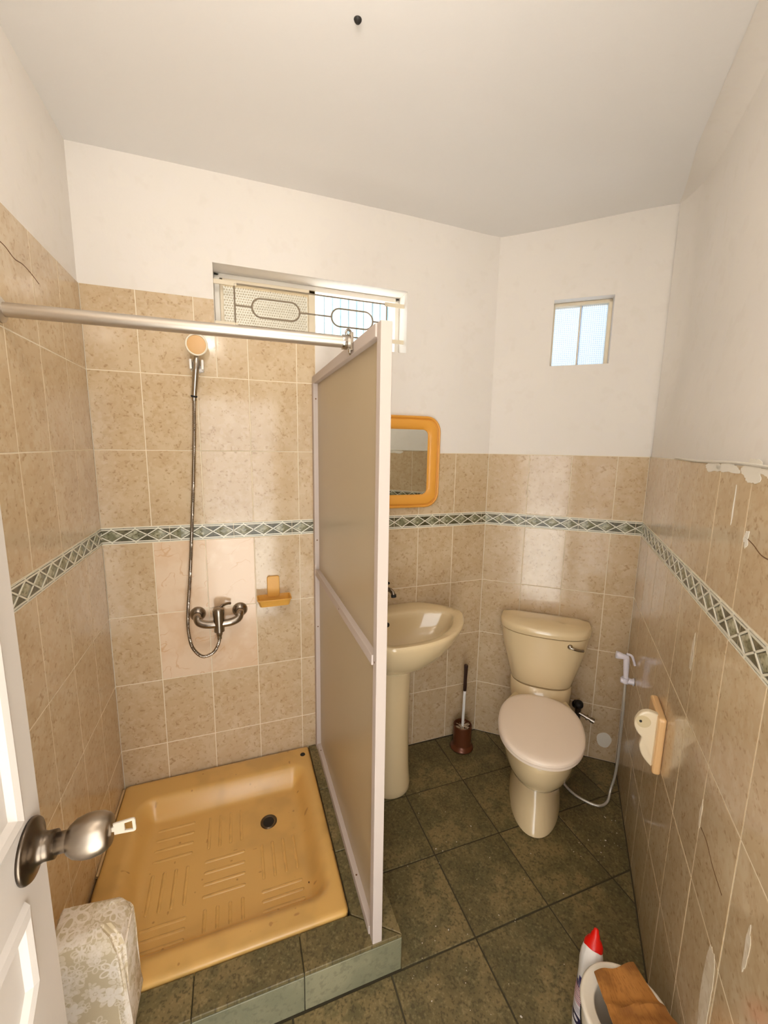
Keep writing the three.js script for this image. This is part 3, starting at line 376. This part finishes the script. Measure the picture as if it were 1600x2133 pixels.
// ------------------------------------------------------------------ mirror, wash basin, tap
const mir = thing('mirror', 'wall mirror with rounded orange plastic frame above the wash basin', 'mirror');
{ const x0 = 0.99, x1 = 1.478, y0 = 1.33, y1 = 1.779, ring = (d, z, r) => { const a = [], hw = (x1 - x0) / 2 - d, hh = (y1 - y0) / 2 - d; for (const p of rrect(hw, hh, r, 0)) a.push([(x0 + x1) / 2 + p[0], (y0 + y1) / 2 - p[2], z]); return a; };
  const prof = [[0.002, 0.0006, 0.073], [0, 0.004, 0.075], [0.001, 0.018, 0.074], [0.006, 0.022, 0.07], [0.011, 0.02, 0.066], [0.0125, 0.015, 0.064], [0.015, 0.014, 0.062], [0.0175, 0.019, 0.06], [0.024, 0.022, 0.055], [0.05, 0.018, 0.04], [0.063, 0.013, 0.03], [0.066, 0.007, 0.027]];
  mesh('frame', loft(prof.map(([d, z, r]) => ring(d, z, r)), true, false), M.orange, mir); mesh('glass', new THREE.ShapeGeometry(shapeOf(ring(0.064, 0.008, 0.028).map((p) => [p[0], p[1]])), 12).translate(0, 0, 0.008), M.mirror, mir); }
const SINKX = 1.165;
const sink = thing('wash_basin', 'cream ceramic wash basin on a tall pedestal behind the partition', 'wash basin', [SINKX, 0, 0]);
{ const half = (cp) => { const pts = [...cp.map((p) => V(p[0], 0, p[1])), ...cp.slice(1, -1).reverse().map((p) => V(-p[0] * (p[0] > 0.1 ? 0.72 : 1), 0, p[1]))]; const c = new THREE.CatmullRomCurve3(pts, true, 'centripetal'); return c.getSpacedPoints(96).slice(0, 96).map((p) => [p.x, p.z]); };
  const align = (o) => { return o; };
  const outer = half([[0, 0.002], [0.12, 0.002], [0.205, 0.004], [0.27, 0.045], [0.345, 0.125], [0.372, 0.185], [0.355, 0.245], [0.29, 0.345], [0.19, 0.425], [0.09, 0.46], [0, 0.468]]);
  const inner = half([[0, 0.125], [0.1, 0.122], [0.17, 0.128], [0.23, 0.15], [0.285, 0.178], [0.305, 0.205], [0.29, 0.25], [0.24, 0.325], [0.16, 0.39], [0.08, 0.42], [0, 0.427]]);
  const neck = half([[0, 0.145], [0.03, 0.15], [0.055, 0.165], [0.075, 0.19], [0.083, 0.215], [0.083, 0.235], [0.076, 0.262], [0.06, 0.285], [0.04, 0.3], [0.02, 0.308], [0, 0.31]]);
  const blend = (a, b, t, y) => a.map((p, i) => [p[0] + (b[i][0] - p[0]) * t, y, p[1] + (b[i][1] - p[1]) * t]);
  const drain = neck.map((p) => [p[0] * 0.3, p[1] * 0.3 + 0.185]);
  const rings = [[0, 0.625], [0.06, 0.63], [0.22, 0.645], [0.42, 0.668], [0.62, 0.7], [0.8, 0.742], [0.92, 0.782], [0.985, 0.812], [1, 0.824]].map(([t, y]) => blend(neck, outer, t, y));
  rings.push(blend(outer, inner, 0.04, 0.832), blend(outer, inner, 0.14, 0.836), blend(outer, inner, 0.8, 0.835), blend(outer, inner, 0.95, 0.83), blend(outer, inner, 1, 0.822));
  for (const [t, y] of [[0.04, 0.8], [0.1, 0.77], [0.22, 0.735], [0.42, 0.705], [0.65, 0.69], [0.85, 0.684], [1, 0.682]]) rings.push(blend(inner, drain, t, y));
  mesh('basin', loft(rings.map((r) => r.slice().reverse())), M.cream, sink);
  mesh('pedestal', loft([[0.097, 0], [0.1, 0.006], [0.099, 0.03], [0.091, 0.12], [0.087, 0.3], [0.087, 0.5], [0.092, 0.6], [0.1, 0.64]].map(([r, y]) => { const o = []; for (let i = 0; i < 48; i++) { const a = -i / 48 * Math.PI * 2; o.push([Math.cos(a) * r, y, 0.213 + Math.sin(a) * r * (Math.sin(a) > 0 ? 0.98 : 0.75)]); } return o; })), M.cream, sink);
  mesh('overflow_hole', turned([[0, 0.003], [0.0095, 0.003], [0.0115, 0.0]], V(0.003, 0.787, 0.1375), V(0, 0.35, 1), 18), M.dark, sink);
  mesh('drain', turned([[0.022, 0.001], [0.018, 0.003], [0.01, 0.0], [0, 0]], V(0, 0.682, 0.248), V(0, 1, 0), 20), M.chrome, sink); }
const tap = thing('basin_tap', 'dark chrome tap on the back ledge of the wash basin', 'tap', [SINKX, 0.8355, 0.068]);
mesh('body', flat([turned([[0, 0], [0.024, 0], [0.024, 0.008], [0.018, 0.014], [0.017, 0.085], [0, 0.09]], V(0, 0, 0), V(0, 1, 0), 24)]), M.chromeWorn, tap);
mesh('spout', tube([[0.0, 0.075, 0.0], [0.008, 0.105, 0.02], [0.018, 0.118, 0.045], [0.027, 0.11, 0.07], [0.029, 0.1, 0.076]], 0.0105, 30, 12), M.chromeWorn, tap); mesh('aerator', cyl(V(0.029, 0.104, 0.076), V(0.03, 0.09, 0.078), 0.0125), M.dark, tap);
mesh('handle', flat([turned([[0, 0], [0.018, 0], [0.018, 0.018], [0, 0.022]], V(0, 0.088, 0), V(0, 1, 0), 20), tube([[0, 0.105, 0], [0.008, 0.13, 0.02], [0.016, 0.15, 0.042]], 0.007, 16, 10)]), M.chromeWorn, tap);

// ------------------------------------------------------------------ toilet brush in its holder
const bh = thing('brush_holder', 'brown round brush holder standing on the floor in the corner', 'brush holder', [1.63, 0, 0.105]);
mesh('cup', turned([[0, 0.002], [0.062, 0.002], [0.064, 0.008], [0.058, 0.016], [0.05, 0.022], [0.048, 0.03], [0.05, 0.09], [0.0505, 0.135], [0.047, 0.138], [0.044, 0.134], [0.042, 0.03], [0, 0.026]], V(0, 0, 0), V(0, 1, 0), 36), M.bronze, bh);
const br = thing('toilet_brush', 'white toilet brush with a dark brown grip standing in the brown holder', 'brush', [1.63, 0, 0.105]);
{ const d = V(0.006, 0.35, -0.004); mesh('shaft', cyl(V(0, 0.1, 0), V(0.004, 0.345, -0.002), 0.0075, 0.0075, 14), M.plastic, br); mesh('grip', turned([[0, 0], [0.009, 0], [0.0095, 0.02], [0.0085, 0.07], [0.0105, 0.13], [0.0115, 0.145], [0.008, 0.15], [0, 0.151]], V(0.004, 0.334, -0.002), d, 18), M.brown, br);
  const b = []; for (let i = 0; i < 190; i++) { const a = rnd() * 6.28, y = 0.05 + rnd() * 0.085, r = 0.037; b.push(cyl(V(0, y, 0), V(Math.cos(a) * r, y + 0.01 * rnd(), Math.sin(a) * r), 0.0013, 0.0009, 4)); } const bb = mesh('bristles', flat(b), std({ color: 0xe2c9ab, roughness: 0.9 }), br); bb.userData.kind = 'stuff'; }

// ------------------------------------------------------------------ toilet
const T0 = V(LB + 0.335 * ct, 0, 0.335 * st), toilet = thing('toilet', 'cream ceramic toilet with cistern and closed lid in the angled corner', 'toilet', [T0.x, 0, T0.z], -TA);
{ const egg = (hw, zb, zf, y, sq = 0.72, back = 0.42, nar = 0) => { const o = [], zc = zb + back * (zf - zb); for (let i = 0; i < 72; i++) { const a = -i / 72 * Math.PI * 2, c = Math.cos(a), s = Math.sin(a); let x = hw * Math.sign(c) * Math.abs(c) ** (s < 0 ? sq : 0.94); const z = s > 0 ? zc + (zf - zc) * s : zc - (zc - zb) * Math.abs(s) ** sq; x *= 1 - nar * sm(0.36, 0.14, z); o.push([x, y, z]); } return o; };
  const dee = (hw, zb, zf, y) => { const o = [], zm = zb + 0.075; for (let i = 0; i < 80; i++) { const a = -i / 80 * Math.PI * 2, c = Math.cos(a), s = Math.sin(a); o.push([hw * Math.sign(c) * Math.abs(c) ** (s < 0 ? 0.3 : 0.72), y, s > 0 ? zm + (zf - zm) * Math.abs(s) ** 0.9 : zm - (zm - zb) * Math.abs(s) ** 0.3]); } return o; };
  mesh('bowl', loft([egg(0.112, 0.13, 0.605, 0), egg(0.117, 0.128, 0.612, 0.006), egg(0.117, 0.13, 0.608, 0.02), egg(0.112, 0.13, 0.585, 0.06), egg(0.103, 0.12, 0.545, 0.12), egg(0.1, 0.11, 0.512, 0.165), ...[[0.108, 0.1, 0.535, 0.19], [0.13, 0.09, 0.588, 0.208], [0.149, 0.075, 0.632, 0.24], [0.163, 0.06, 0.664, 0.28], [0.171, 0.05, 0.688, 0.332], [0.175, 0.05, 0.7, 0.378], [0.175, 0.05, 0.702, 0.39], [0.173, 0.052, 0.7, 0.397], [0.165, 0.06, 0.69, 0.399]].map((e) => egg(...e, 0.72, 0.42, 0.28 * sm(0.17, 0.25, e[3])))]), M.cream, toilet);
  mesh('cistern_support', loft([dee(0.135, 0.006, 0.24, 0.3), dee(0.15, 0.005, 0.235, 0.37), dee(0.151, 0.005, 0.222, 0.41), dee(0.15, 0.005, 0.203, 0.44), dee(0.147, 0.008, 0.197, 0.4465)]), M.cream, toilet);
  mesh('cistern', loft([dee(0.14, 0.012, 0.185, 0.449), dee(0.151, 0.008, 0.198, 0.456), dee(0.163, 0.006, 0.205, 0.5), dee(0.185, 0.006, 0.212, 0.58), dee(0.205, 0.006, 0.216, 0.66), dee(0.212, 0.006, 0.217, 0.722)]), M.cream, toilet);
  mesh('cistern_lid', loft([dee(0.211, 0.008, 0.216, 0.7245), dee(0.217, 0.006, 0.222, 0.728), dee(0.219, 0.006, 0.225, 0.745), dee(0.217, 0.006, 0.222, 0.758), dee(0.208, 0.01, 0.212, 0.768), dee(0.17, 0.03, 0.17, 0.776), dee(0.09, 0.06, 0.12, 0.779)]), M.cream, toilet);
  mesh('flush_lever', flat([turned([[0, 0], [0.012, 0], [0.0135, 0.004], [0.012, 0.012], [0.007, 0.018], [0, 0.02]], V(0.113, 0.695, 0.196), V(0.25, 0, 1), 20), tube([[0.115, 0.695, 0.213], [0.135, 0.69, 0.213], [0.158, 0.683, 0.203], [0.176, 0.68, 0.193]], 0.0068, 20, 10)]), M.chrome, toilet);
  mesh('seat', loft([egg(0.172, 0.25, 0.7, 0.4005, 0.6, 0.5), egg(0.177, 0.245, 0.707, 0.404, 0.6, 0.5), egg(0.177, 0.245, 0.707, 0.414, 0.6, 0.5), egg(0.173, 0.248, 0.703, 0.417, 0.6, 0.5)]), M.lid, toilet);
  const le = (d, y) => egg(0.179 - d, 0.238 + d, 0.712 - d, y, 0.8, 0.5); mesh('lid', loft([le(0.004, 0.4185), le(0, 0.421), le(0, 0.429), le(0.003, 0.434), le(0.012, 0.4385), le(0.03, 0.4405), le(0.07, 0.4415), le(0.13, 0.442)]), M.lid, toilet); }
const valve = thing('stop_valve', 'dark stop valve with a chrome pipe on the wall beside the toilet', 'valve', [T0.x, 0, T0.z], -TA);
mesh('valve_body', flat([cyl(V(0.192, 0.29, 0.002), V(0.192, 0.29, 0.075), 0.012, 0.012, 14), cyl(V(0.192, 0.25, 0.07), V(0.192, 0.335, 0.07), 0.014, 0.014, 14), turned([[0, 0], [0.024, 0], [0.024, 0.006], [0.014, 0.008]], V(0.192, 0.29, 0.001), V(0, 0, 1), 18)]), std({ color: 0x4a4440, metalness: 0.9, roughness: 0.35 }), valve);
mesh('handle', turned([[0, 0], [0.02, 0], [0.0225, 0.006], [0.02, 0.02], [0.012, 0.026], [0, 0.027]], V(0.192, 0.325, 0.072), V(0.1, 1, 0.3), 14), M.dark, valve);
mesh('spigot', flat([cyl(V(0.195, 0.288, 0.075), V(0.258, 0.27, 0.09), 0.0085, 0.0085, 14), cyl(V(0.23, 0.277, 0.083), V(0.238, 0.275, 0.085), 0.014, 0.014, 6), cyl(V(0.25, 0.272, 0.088), V(0.268, 0.267, 0.092), 0.0125, 0.0125, 14)]), M.chromeWorn, valve);
mesh('supply_tube', tube([[0.192, 0.255, 0.07], [0.188, 0.2, 0.07], [0.18, 0.14, 0.06], [0.178, 0.08, 0.03]], 0.006, 24, 8), M.chromeWorn, valve);

// ------------------------------------------------------------------ fittings on the right wall (local x along the wall, z into the room)
const onRight = (o) => wallFrame(o, RC, rd);
const spray = onRight(thing('bidet_sprayer', 'white hand bidet sprayer hanging in a wall holder beside the toilet', 'bidet sprayer'));
mesh('holder', flat([turned([[0, 0], [0.017, 0], [0.017, 0.004], [0.013, 0.008], [0.013, 0.05], [0.0115, 0.055], [0, 0.055]], V(0.25, 0.598, 0.0006), V(0, 0, 1), 22), cyl(V(0.25, 0.588, 0.036), V(0.25, 0.612, 0.036), 0.016, 0.016, 22)]), M.plasticGrey, spray);
mesh('body', flat([turned([[0, 0], [0.009, 0], [0.01, 0.02], [0.012, 0.06], [0.013, 0.1], [0.011, 0.112], [0, 0.115]], V(0.25, 0.6, 0.034), V(0, 1, 0.06), 20), turned([[0, 0], [0.012, 0], [0.0125, 0.02], [0.0165, 0.042], [0.0165, 0.05], [0, 0.051]], V(0.25, 0.708, 0.034), V(0, 0.12, 1), 22)]), M.plasticGrey, spray);
mesh('trigger', tube([[0.25, 0.726, 0.042], [0.25, 0.72, 0.022], [0.25, 0.7, 0.012], [0.25, 0.678, 0.005]], 0.0055, 16, 8), M.plasticGrey, spray);
const bhose = thing('bidet_hose', 'thin silver hose looping from the bidet sprayer to behind the toilet', 'hose');
{ const at = (s, y, off) => { const n = V(-rd.z, 0, rd.x), p = RC.clone().addScaledVector(rd, s).addScaledVector(n, off); return [p.x, y, p.z]; };
  mesh('hose', hoseGeo([at(0.25, 0.586, 0.035), at(0.25, 0.55, 0.033), at(0.25, 0.44, 0.031), at(0.25, 0.3, 0.03), at(0.252, 0.18, 0.03), at(0.25, 0.1, 0.035), [2.125, 0.04, 0.63], [2.08, 0.013, 0.655], [2.03, 0.009, 0.655], [1.98, 0.009, 0.59], [1.97, 0.009, 0.52], [1.998, 0.012, 0.44], [2.06, 0.02, 0.38], [2.115, 0.06, 0.349]], 0.0062, 1.05), M.silver, bhose); }
const pd = onRight(thing('ceramic_holder', 'cream ceramic paper holder with peach back plate on the right wall', 'paper holder'));
{ const prof = [[0.02, 0.79], [0.046, 0.795], [0.068, 0.785], [0.082, 0.758], [0.083, 0.735], [0.072, 0.712], [0.061, 0.7], [0.061, 0.685], [0.063, 0.668], [0.056, 0.642], [0.041, 0.62], [0.022, 0.603], [0.014, 0.6]];
  const curve = new THREE.CatmullRomCurve3(prof.map((p) => V(p[0], p[1], 0))).getPoints(48).map((p) => [p.x, p.y]); const sh = shapeOf([...curve, [0.012, 0.6], [0.012, 0.79]].reverse());
  const ear = (s, th) => extrude(sh, th, 0.005, 3).applyMatrix4(new THREE.Matrix4().makeBasis(V(0, 0, 1), V(0, 1, 0), V(-1, 0, 0))).translate(s, 0, 0);
  mesh('back_plate', (() => { const g = extrude(rshape(0.69, 0.842, 0.592, 0.792, 0.012), 0.024, 0.008, 3); return g.translate(0, 0, 0.0006); })(), M.peach, pd);
  const e1 = mesh('ear', ear(0.82, 0.022), M.ceramicLight, pd);
  mesh('socket', turned([[0, 0.0005], [0.018, 0.0005], [0.02, 0.0015], [0.021, 0]], V(0.82, 0.757, 0.06), V(1, 0, 0), 24), std({ color: 0xd9c79e, roughness: 0.35 }), e1); mesh('pin_hole', turned([[0, 0.003], [0.0038, 0.003], [0.0045, 0]], V(0.8195, 0.757, 0.068), V(1, 0, 0), 12), M.dark, e1);
  mesh('lower_lip', extrude(shapeOf([[0.012, 0.6], [0.012, 0.67], [0.03, 0.665], [0.05, 0.668], [0.056, 0.642], [0.041, 0.62], [0.022, 0.603]].reverse()), 0.04, 0.004, 2).applyMatrix4(new THREE.Matrix4().makeBasis(V(0, 0, 1), V(0, 1, 0), V(-1, 0, 0))).translate(0.802, 0, 0), M.ceramicLight, pd); }

// ------------------------------------------------------------------ bottle, bin and cardboard near the right wall
const bottle = thing('cleaner_bottle', 'white toilet cleaner bottle with a red cap beside the bin', 'bottle', [1.388, 0, 1.208], 0.5); bottle.scale.set(1.25, 0.96, 1.3);
{ const oval = (a, b, y, cx = 0, cz = 0, tilt = 0) => { const o = []; for (let i = 0; i < 40; i++) { const t = -i / 40 * Math.PI * 2; const x = Math.cos(t) * a, z = Math.sin(t) * b; o.push([cx + x * Math.cos(tilt), y - x * Math.sin(tilt), cz + z]); } return o; };
  mesh('body', loft([oval(0.03, 0.02, 0.001), oval(0.033, 0.0225, 0.006), oval(0.034, 0.0235, 0.03), oval(0.033, 0.0225, 0.12), oval(0.031, 0.0215, 0.17), oval(0.029, 0.021, 0.2), oval(0.0285, 0.0215, 0.225, 0.002, 0, 0.1), oval(0.0295, 0.022, 0.232, 0.003, 0, 0.2), oval(0.028, 0.0215, 0.252, 0.007, 0, 0.35), oval(0.023, 0.019, 0.266, 0.011, 0, 0.45), oval(0.0185, 0.0165, 0.27, 0.013, 0, 0.5)]), M.plastic, bottle);
  const d = V(0.36, 1, 0); mesh('cap', turned([[0, 0], [0.0185, 0], [0.019, 0.004], [0.018, 0.012], [0.0135, 0.022], [0.0095, 0.027], [0.0082, 0.036], [0.006, 0.039], [0.0048, 0.047], [0, 0.049]], V(0.0125, 0.265, 0), d, 26), M.red, bottle);
  const cv = document.createElement('canvas'); cv.width = 256; cv.height = 512; const c = cv.getContext('2d'); c.fillStyle = '#eeeaf0'; c.fillRect(0, 0, 256, 512);
  c.fillStyle = '#2a1c66'; c.beginPath(); c.ellipse(120, 70, 90, 55, -0.5, 0, 7); c.fill();
  for (let i = 0; i < 9; i++) { c.fillStyle = i % 3 === 1 ? '#9a2f4e' : '#c9707e'; c.save(); c.translate(60, 140 + i * 19); c.rotate(-0.25); c.fillRect(0, 0, 150, 9); c.restore(); }
  c.fillStyle = '#3a3560'; for (let i = 0; i < 4; i++) { c.save(); c.translate(70, 330 + i * 16); c.rotate(-0.2); c.fillRect(0, 0, 110, 4); c.restore(); }
  c.fillStyle = '#231f4a'; c.beginPath(); c.ellipse(130, 440, 70, 48, 0, 0, 7); c.fill(); c.fillStyle = '#eeeaf0'; c.beginPath(); c.ellipse(130, 440, 26, 18, 0, 0, 7); c.fill();
  const lt = new THREE.CanvasTexture(cv); lt.colorSpace = THREE.SRGBColorSpace;
  const pos = [], uv = [], idx = [], n = 20; for (let j = 0; j <= 8; j++) for (let i = 0; i <= n; i++) { const y = 0.04 + j / 8 * 0.165, k = y < 0.12 ? 0.034 - (y - 0.03) / 0.09 * 0.001 : 0.033 - (y - 0.12) / 0.08 * 0.004, t = Math.PI * 0.74 + i / n * Math.PI * 0.86; pos.push(Math.cos(t) * (k + 0.0004), y, Math.sin(t) * (k * 0.69 + 0.0006)); uv.push(1 - i / n, j / 8); }
  for (let j = 0; j < 8; j++) for (let i = 0; i < n; i++) { const a = j * (n + 1) + i; idx.push(a, a + n + 1, a + 1, a + 1, a + n + 1, a + n + 2); } const g = new THREE.BufferGeometry(); g.setAttribute('position', new THREE.Float32BufferAttribute(pos, 3)); g.setAttribute('uv', new THREE.Float32BufferAttribute(uv, 2)); g.setIndex(idx); g.computeVertexNormals();
  mesh('label', g, std({ map: lt, roughness: 0.35 }), bottle); }
const bin = thing('waste_bin', 'small white round bin holding brown cardboard beside the right wall', 'bin', [1.357, 0, 1.344]);
mesh('pail', turned([[0, 0.001], [0.082, 0.001], [0.085, 0.006], [0.098, 0.258], [0.1, 0.266], [0.104, 0.268], [0.104, 0.277], [0.1, 0.28], [0.094, 0.279], [0.074, 0.272], [0.07, 0.268], [0.07, 0.24], [0.066, 0.012], [0, 0.008]], V(0, 0, 0), V(0, 1, 0), 48), std({ color: 0xe9dfcd, roughness: 0.4 }), bin);
mesh('wire_handle', (() => { const p = []; for (let i = 0; i <= 24; i++) { const a = Math.PI * 0.62 + i / 24 * Math.PI * 0.95; const q = Math.sin(i / 24 * Math.PI); p.push([Math.cos(a) * (0.1 - 0.003 * q), 0.262 - 0.06 * q, Math.sin(a) * (0.1 - 0.003 * q)]); } return tube(p, 0.0018, 60, 6); })(), M.dark, bin);
mesh('handle_slot', rbox(-0.008, 0.008, 0.232, 0.238, -0.001, 0.001, 0.0008).rotateY(-Math.PI * 0.38).translate(-0.0945, 0, 0.036), M.dark, bin);
const card = thing('brown_cardboard', 'crumpled piece of brown cardboard stuffed in the white bin', 'cardboard');
{ const n = 24, m = 24, top = [], A = V(1.342, 0.287, 1.258), B = V(1.45, 0.296, 1.282), C = V(1.438, 0.289, 1.44), D = V(1.276, 0.284, 1.40); const pos = [], uv = [], idx = [];
  for (const off of [0, -0.004]) for (let j = 0; j <= m; j++) for (let i = 0; i <= n; i++) { const u = i / n, v = j / m, p = A.clone().lerp(B, u).lerp(D.clone().lerp(C, u), v); const fold = v > 0.42 + 0.12 * u ? (v - 0.42 - 0.12 * u) * 0.05 : 0, ridge = 0.014 * Math.exp(-(((v - 0.45 - 0.12 * u) / 0.06) ** 2)); p.y += fold + ridge * (0.4 + u * 0.4) + 0.005 * Math.sin(u * 9 + v * 4) + off; pos.push(p.x, p.y, p.z); uv.push(u * 0.12, v * 0.18); }
  const N = (n + 1) * (m + 1); for (let j = 0; j < m; j++) for (let i = 0; i < n; i++) { const a = j * (n + 1) + i; idx.push(a, a + n + 1, a + 1, a + 1, a + n + 1, a + n + 2, N + a, N + a + 1, N + a + n + 1, N + a + 1, N + a + n + 2, N + a + n + 1); }
  const edge = []; for (let i = 0; i < n; i++) edge.push([i, i + 1], [m * (n + 1) + i + 1, m * (n + 1) + i]); for (let j = 0; j < m; j++) edge.push([(j + 1) * (n + 1), j * (n + 1)], [j * (n + 1) + n, (j + 1) * (n + 1) + n]); for (const [a, b] of edge) idx.push(a, b, N + a, b, N + b, N + a);
  const g = new THREE.BufferGeometry(); g.setAttribute('position', new THREE.Float32BufferAttribute(pos, 3)); g.setAttribute('uv', new THREE.Float32BufferAttribute(uv, 2)); g.setIndex(idx); g.computeVertexNormals(); mesh('sheet', toCreasedNormals(g, 0.6), M.card, card); }

// ------------------------------------------------------------------ folded lace curtain on the step
const lace = thing('lace_curtain', 'folded beige lace curtain with white flowers standing on the step by the door', 'curtain');
{ const cv = document.createElement('canvas'); cv.width = 512; cv.height = 1024; const c = cv.getContext('2d'); c.fillStyle = '#d0be9c'; c.fillRect(0, 0, 512, 1024);
  for (let i = 0; i < 2600; i++) { c.fillStyle = rnd() < 0.5 ? 'rgba(226,212,186,0.35)' : 'rgba(176,152,112,0.3)'; c.fillRect(rnd() * 512, rnd() * 1024, 2, 2); }
  const flower = (x, y, r, open, k) => { c.save(); c.translate(x, y); c.rotate(rnd() * 6); c.strokeStyle = c.fillStyle = 'rgba(240,228,212,' + k + ')'; c.lineWidth = r * 0.1 + 3; const n = 5 + (rnd() * 2 | 0); for (let i = 0; i < n; i++) { c.rotate(6.283 / n); c.beginPath(); c.ellipse(0, -r * 0.62, r * 0.27, r * 0.42, 0, 0, 7); open ? c.stroke() : c.fill(); } c.beginPath(); c.arc(0, 0, r * 0.16, 0, 7); c.fill(); c.restore(); };
  for (let i = 0; i < 120; i++) flower(rnd() * 512, rnd() * 1024, 34 + rnd() * 30, rnd() < 0.4, 0.55); for (const [x, y, r, o] of [[330, 150, 100, true], [130, 200, 70, true], [120, 400, 74, false], [400, 420, 70, false], [260, 560, 90, false], [250, 720, 80, true], [400, 760, 100, true], [120, 800, 60, true], [380, 930, 90, true], [200, 950, 80, false]]) flower(x, y, r, o, 0.9);
  const t = new THREE.CanvasTexture(cv); t.colorSpace = THREE.SRGBColorSpace; t.wrapS = t.wrapT = THREE.RepeatWrapping;
  const rings = [], ys = [[0.145, 0.096, 0.07], [0.15, 0.099, 0.073], [0.19, 0.096, 0.07], [0.26, 0.092, 0.066], [0.34, 0.088, 0.064], [0.4, 0.085, 0.062], [0.43, 0.081, 0.058], [0.447, 0.073, 0.05], [0.454, 0.05, 0.032]];
  ys.forEach(([y, hw, hd], j) => { let q = rrect(hw, hd, 0.02, y, 0.113 + 0.03 * (y - 0.14), 0.845 - 0.02 * (y - 0.14), 8).map((p, i) => { const w = Math.sin(i * 1.9 + j) * 0.0016 + Math.sin(i * 0.7 + y * 20) * 0.003; return [Math.max(0.006, p[0] + w), p[1] - (j > 5 ? Math.max(0, (p[0] - 0.16)) * 0.7 : 0), p[2] + w]; }); q = q.slice(9).concat(q.slice(0, 9)); rings.push(q); });
  const g = loft(rings), P = g.attributes.position, U = g.attributes.uv, A = V(0, 0, 0), B = V(0, 0, 0), C = V(0, 0, 0);
  for (let i = 0; i < P.count; i += 3) { A.fromBufferAttribute(P, i); B.fromBufferAttribute(P, i + 1).sub(A); C.fromBufferAttribute(P, i + 2).sub(A); B.cross(C).normalize(); for (let k = i; k < i + 3; k++) { const x = P.getX(k), y = P.getY(k), z = P.getZ(k); let u = x, v = y; if (B.y > 0.6) v = 0.45 + 0.91 - z; else if (Math.abs(B.x) > Math.abs(B.z)) u = B.x > 0 ? 0.21 + 0.91 - z : z - 0.91; U.setXY(k, u / 0.2 + 0.35, v / 0.4 - 0.1); } }
  mesh('cloth', g, std({ map: t, roughness: 0.9 }), lace);
  mesh('hem', tube([[0.05, 0.139, 0.908], [0.12, 0.14, 0.91], [0.19, 0.141, 0.908], [0.225, 0.14, 0.902]], 0.0048, 20, 8), std({ color: 0xe9dfcc, roughness: 0.9 }), lace); }

// ------------------------------------------------------------------ crumbs of plaster on the floor
{ const g = []; const spots = [[1.95, 0.73, 0.12, 26], [1.82, 0.79, 0.07, 12], [1.4, 0.62, 0.35, 22], [1.25, 1.05, 0.28, 18], [1.05, 0.95, 0.12, 10]]; for (const [x, z, r, n] of spots) for (let i = 0; i < n; i++) { const a = rnd() * 6.28, q = Math.sqrt(rnd()) * r, s = 0.0011 + rnd() * rnd() * 0.0045, px = x + Math.cos(a) * q, pz = z + Math.sin(a) * q; if ((px - RC.x) * -rd.z + (pz - RC.z) * rd.x < 0.02 || px < 0.96 || Math.hypot(px - 1.83, (pz - 0.46)) < 0.3) continue; g.push(new THREE.IcosahedronGeometry(s, 0).scale(1, 0.4, 0.7).rotateY(a * 3).translate(px, 0.0004 + s * 0.3, pz)); }
  const o = mesh('plaster_crumbs', flat(g), M.patch); o.userData.kind = 'stuff'; tag(o, 'white plaster crumbs scattered over the dark floor tiles', 'debris'); }

renderer.render(scene, camera);
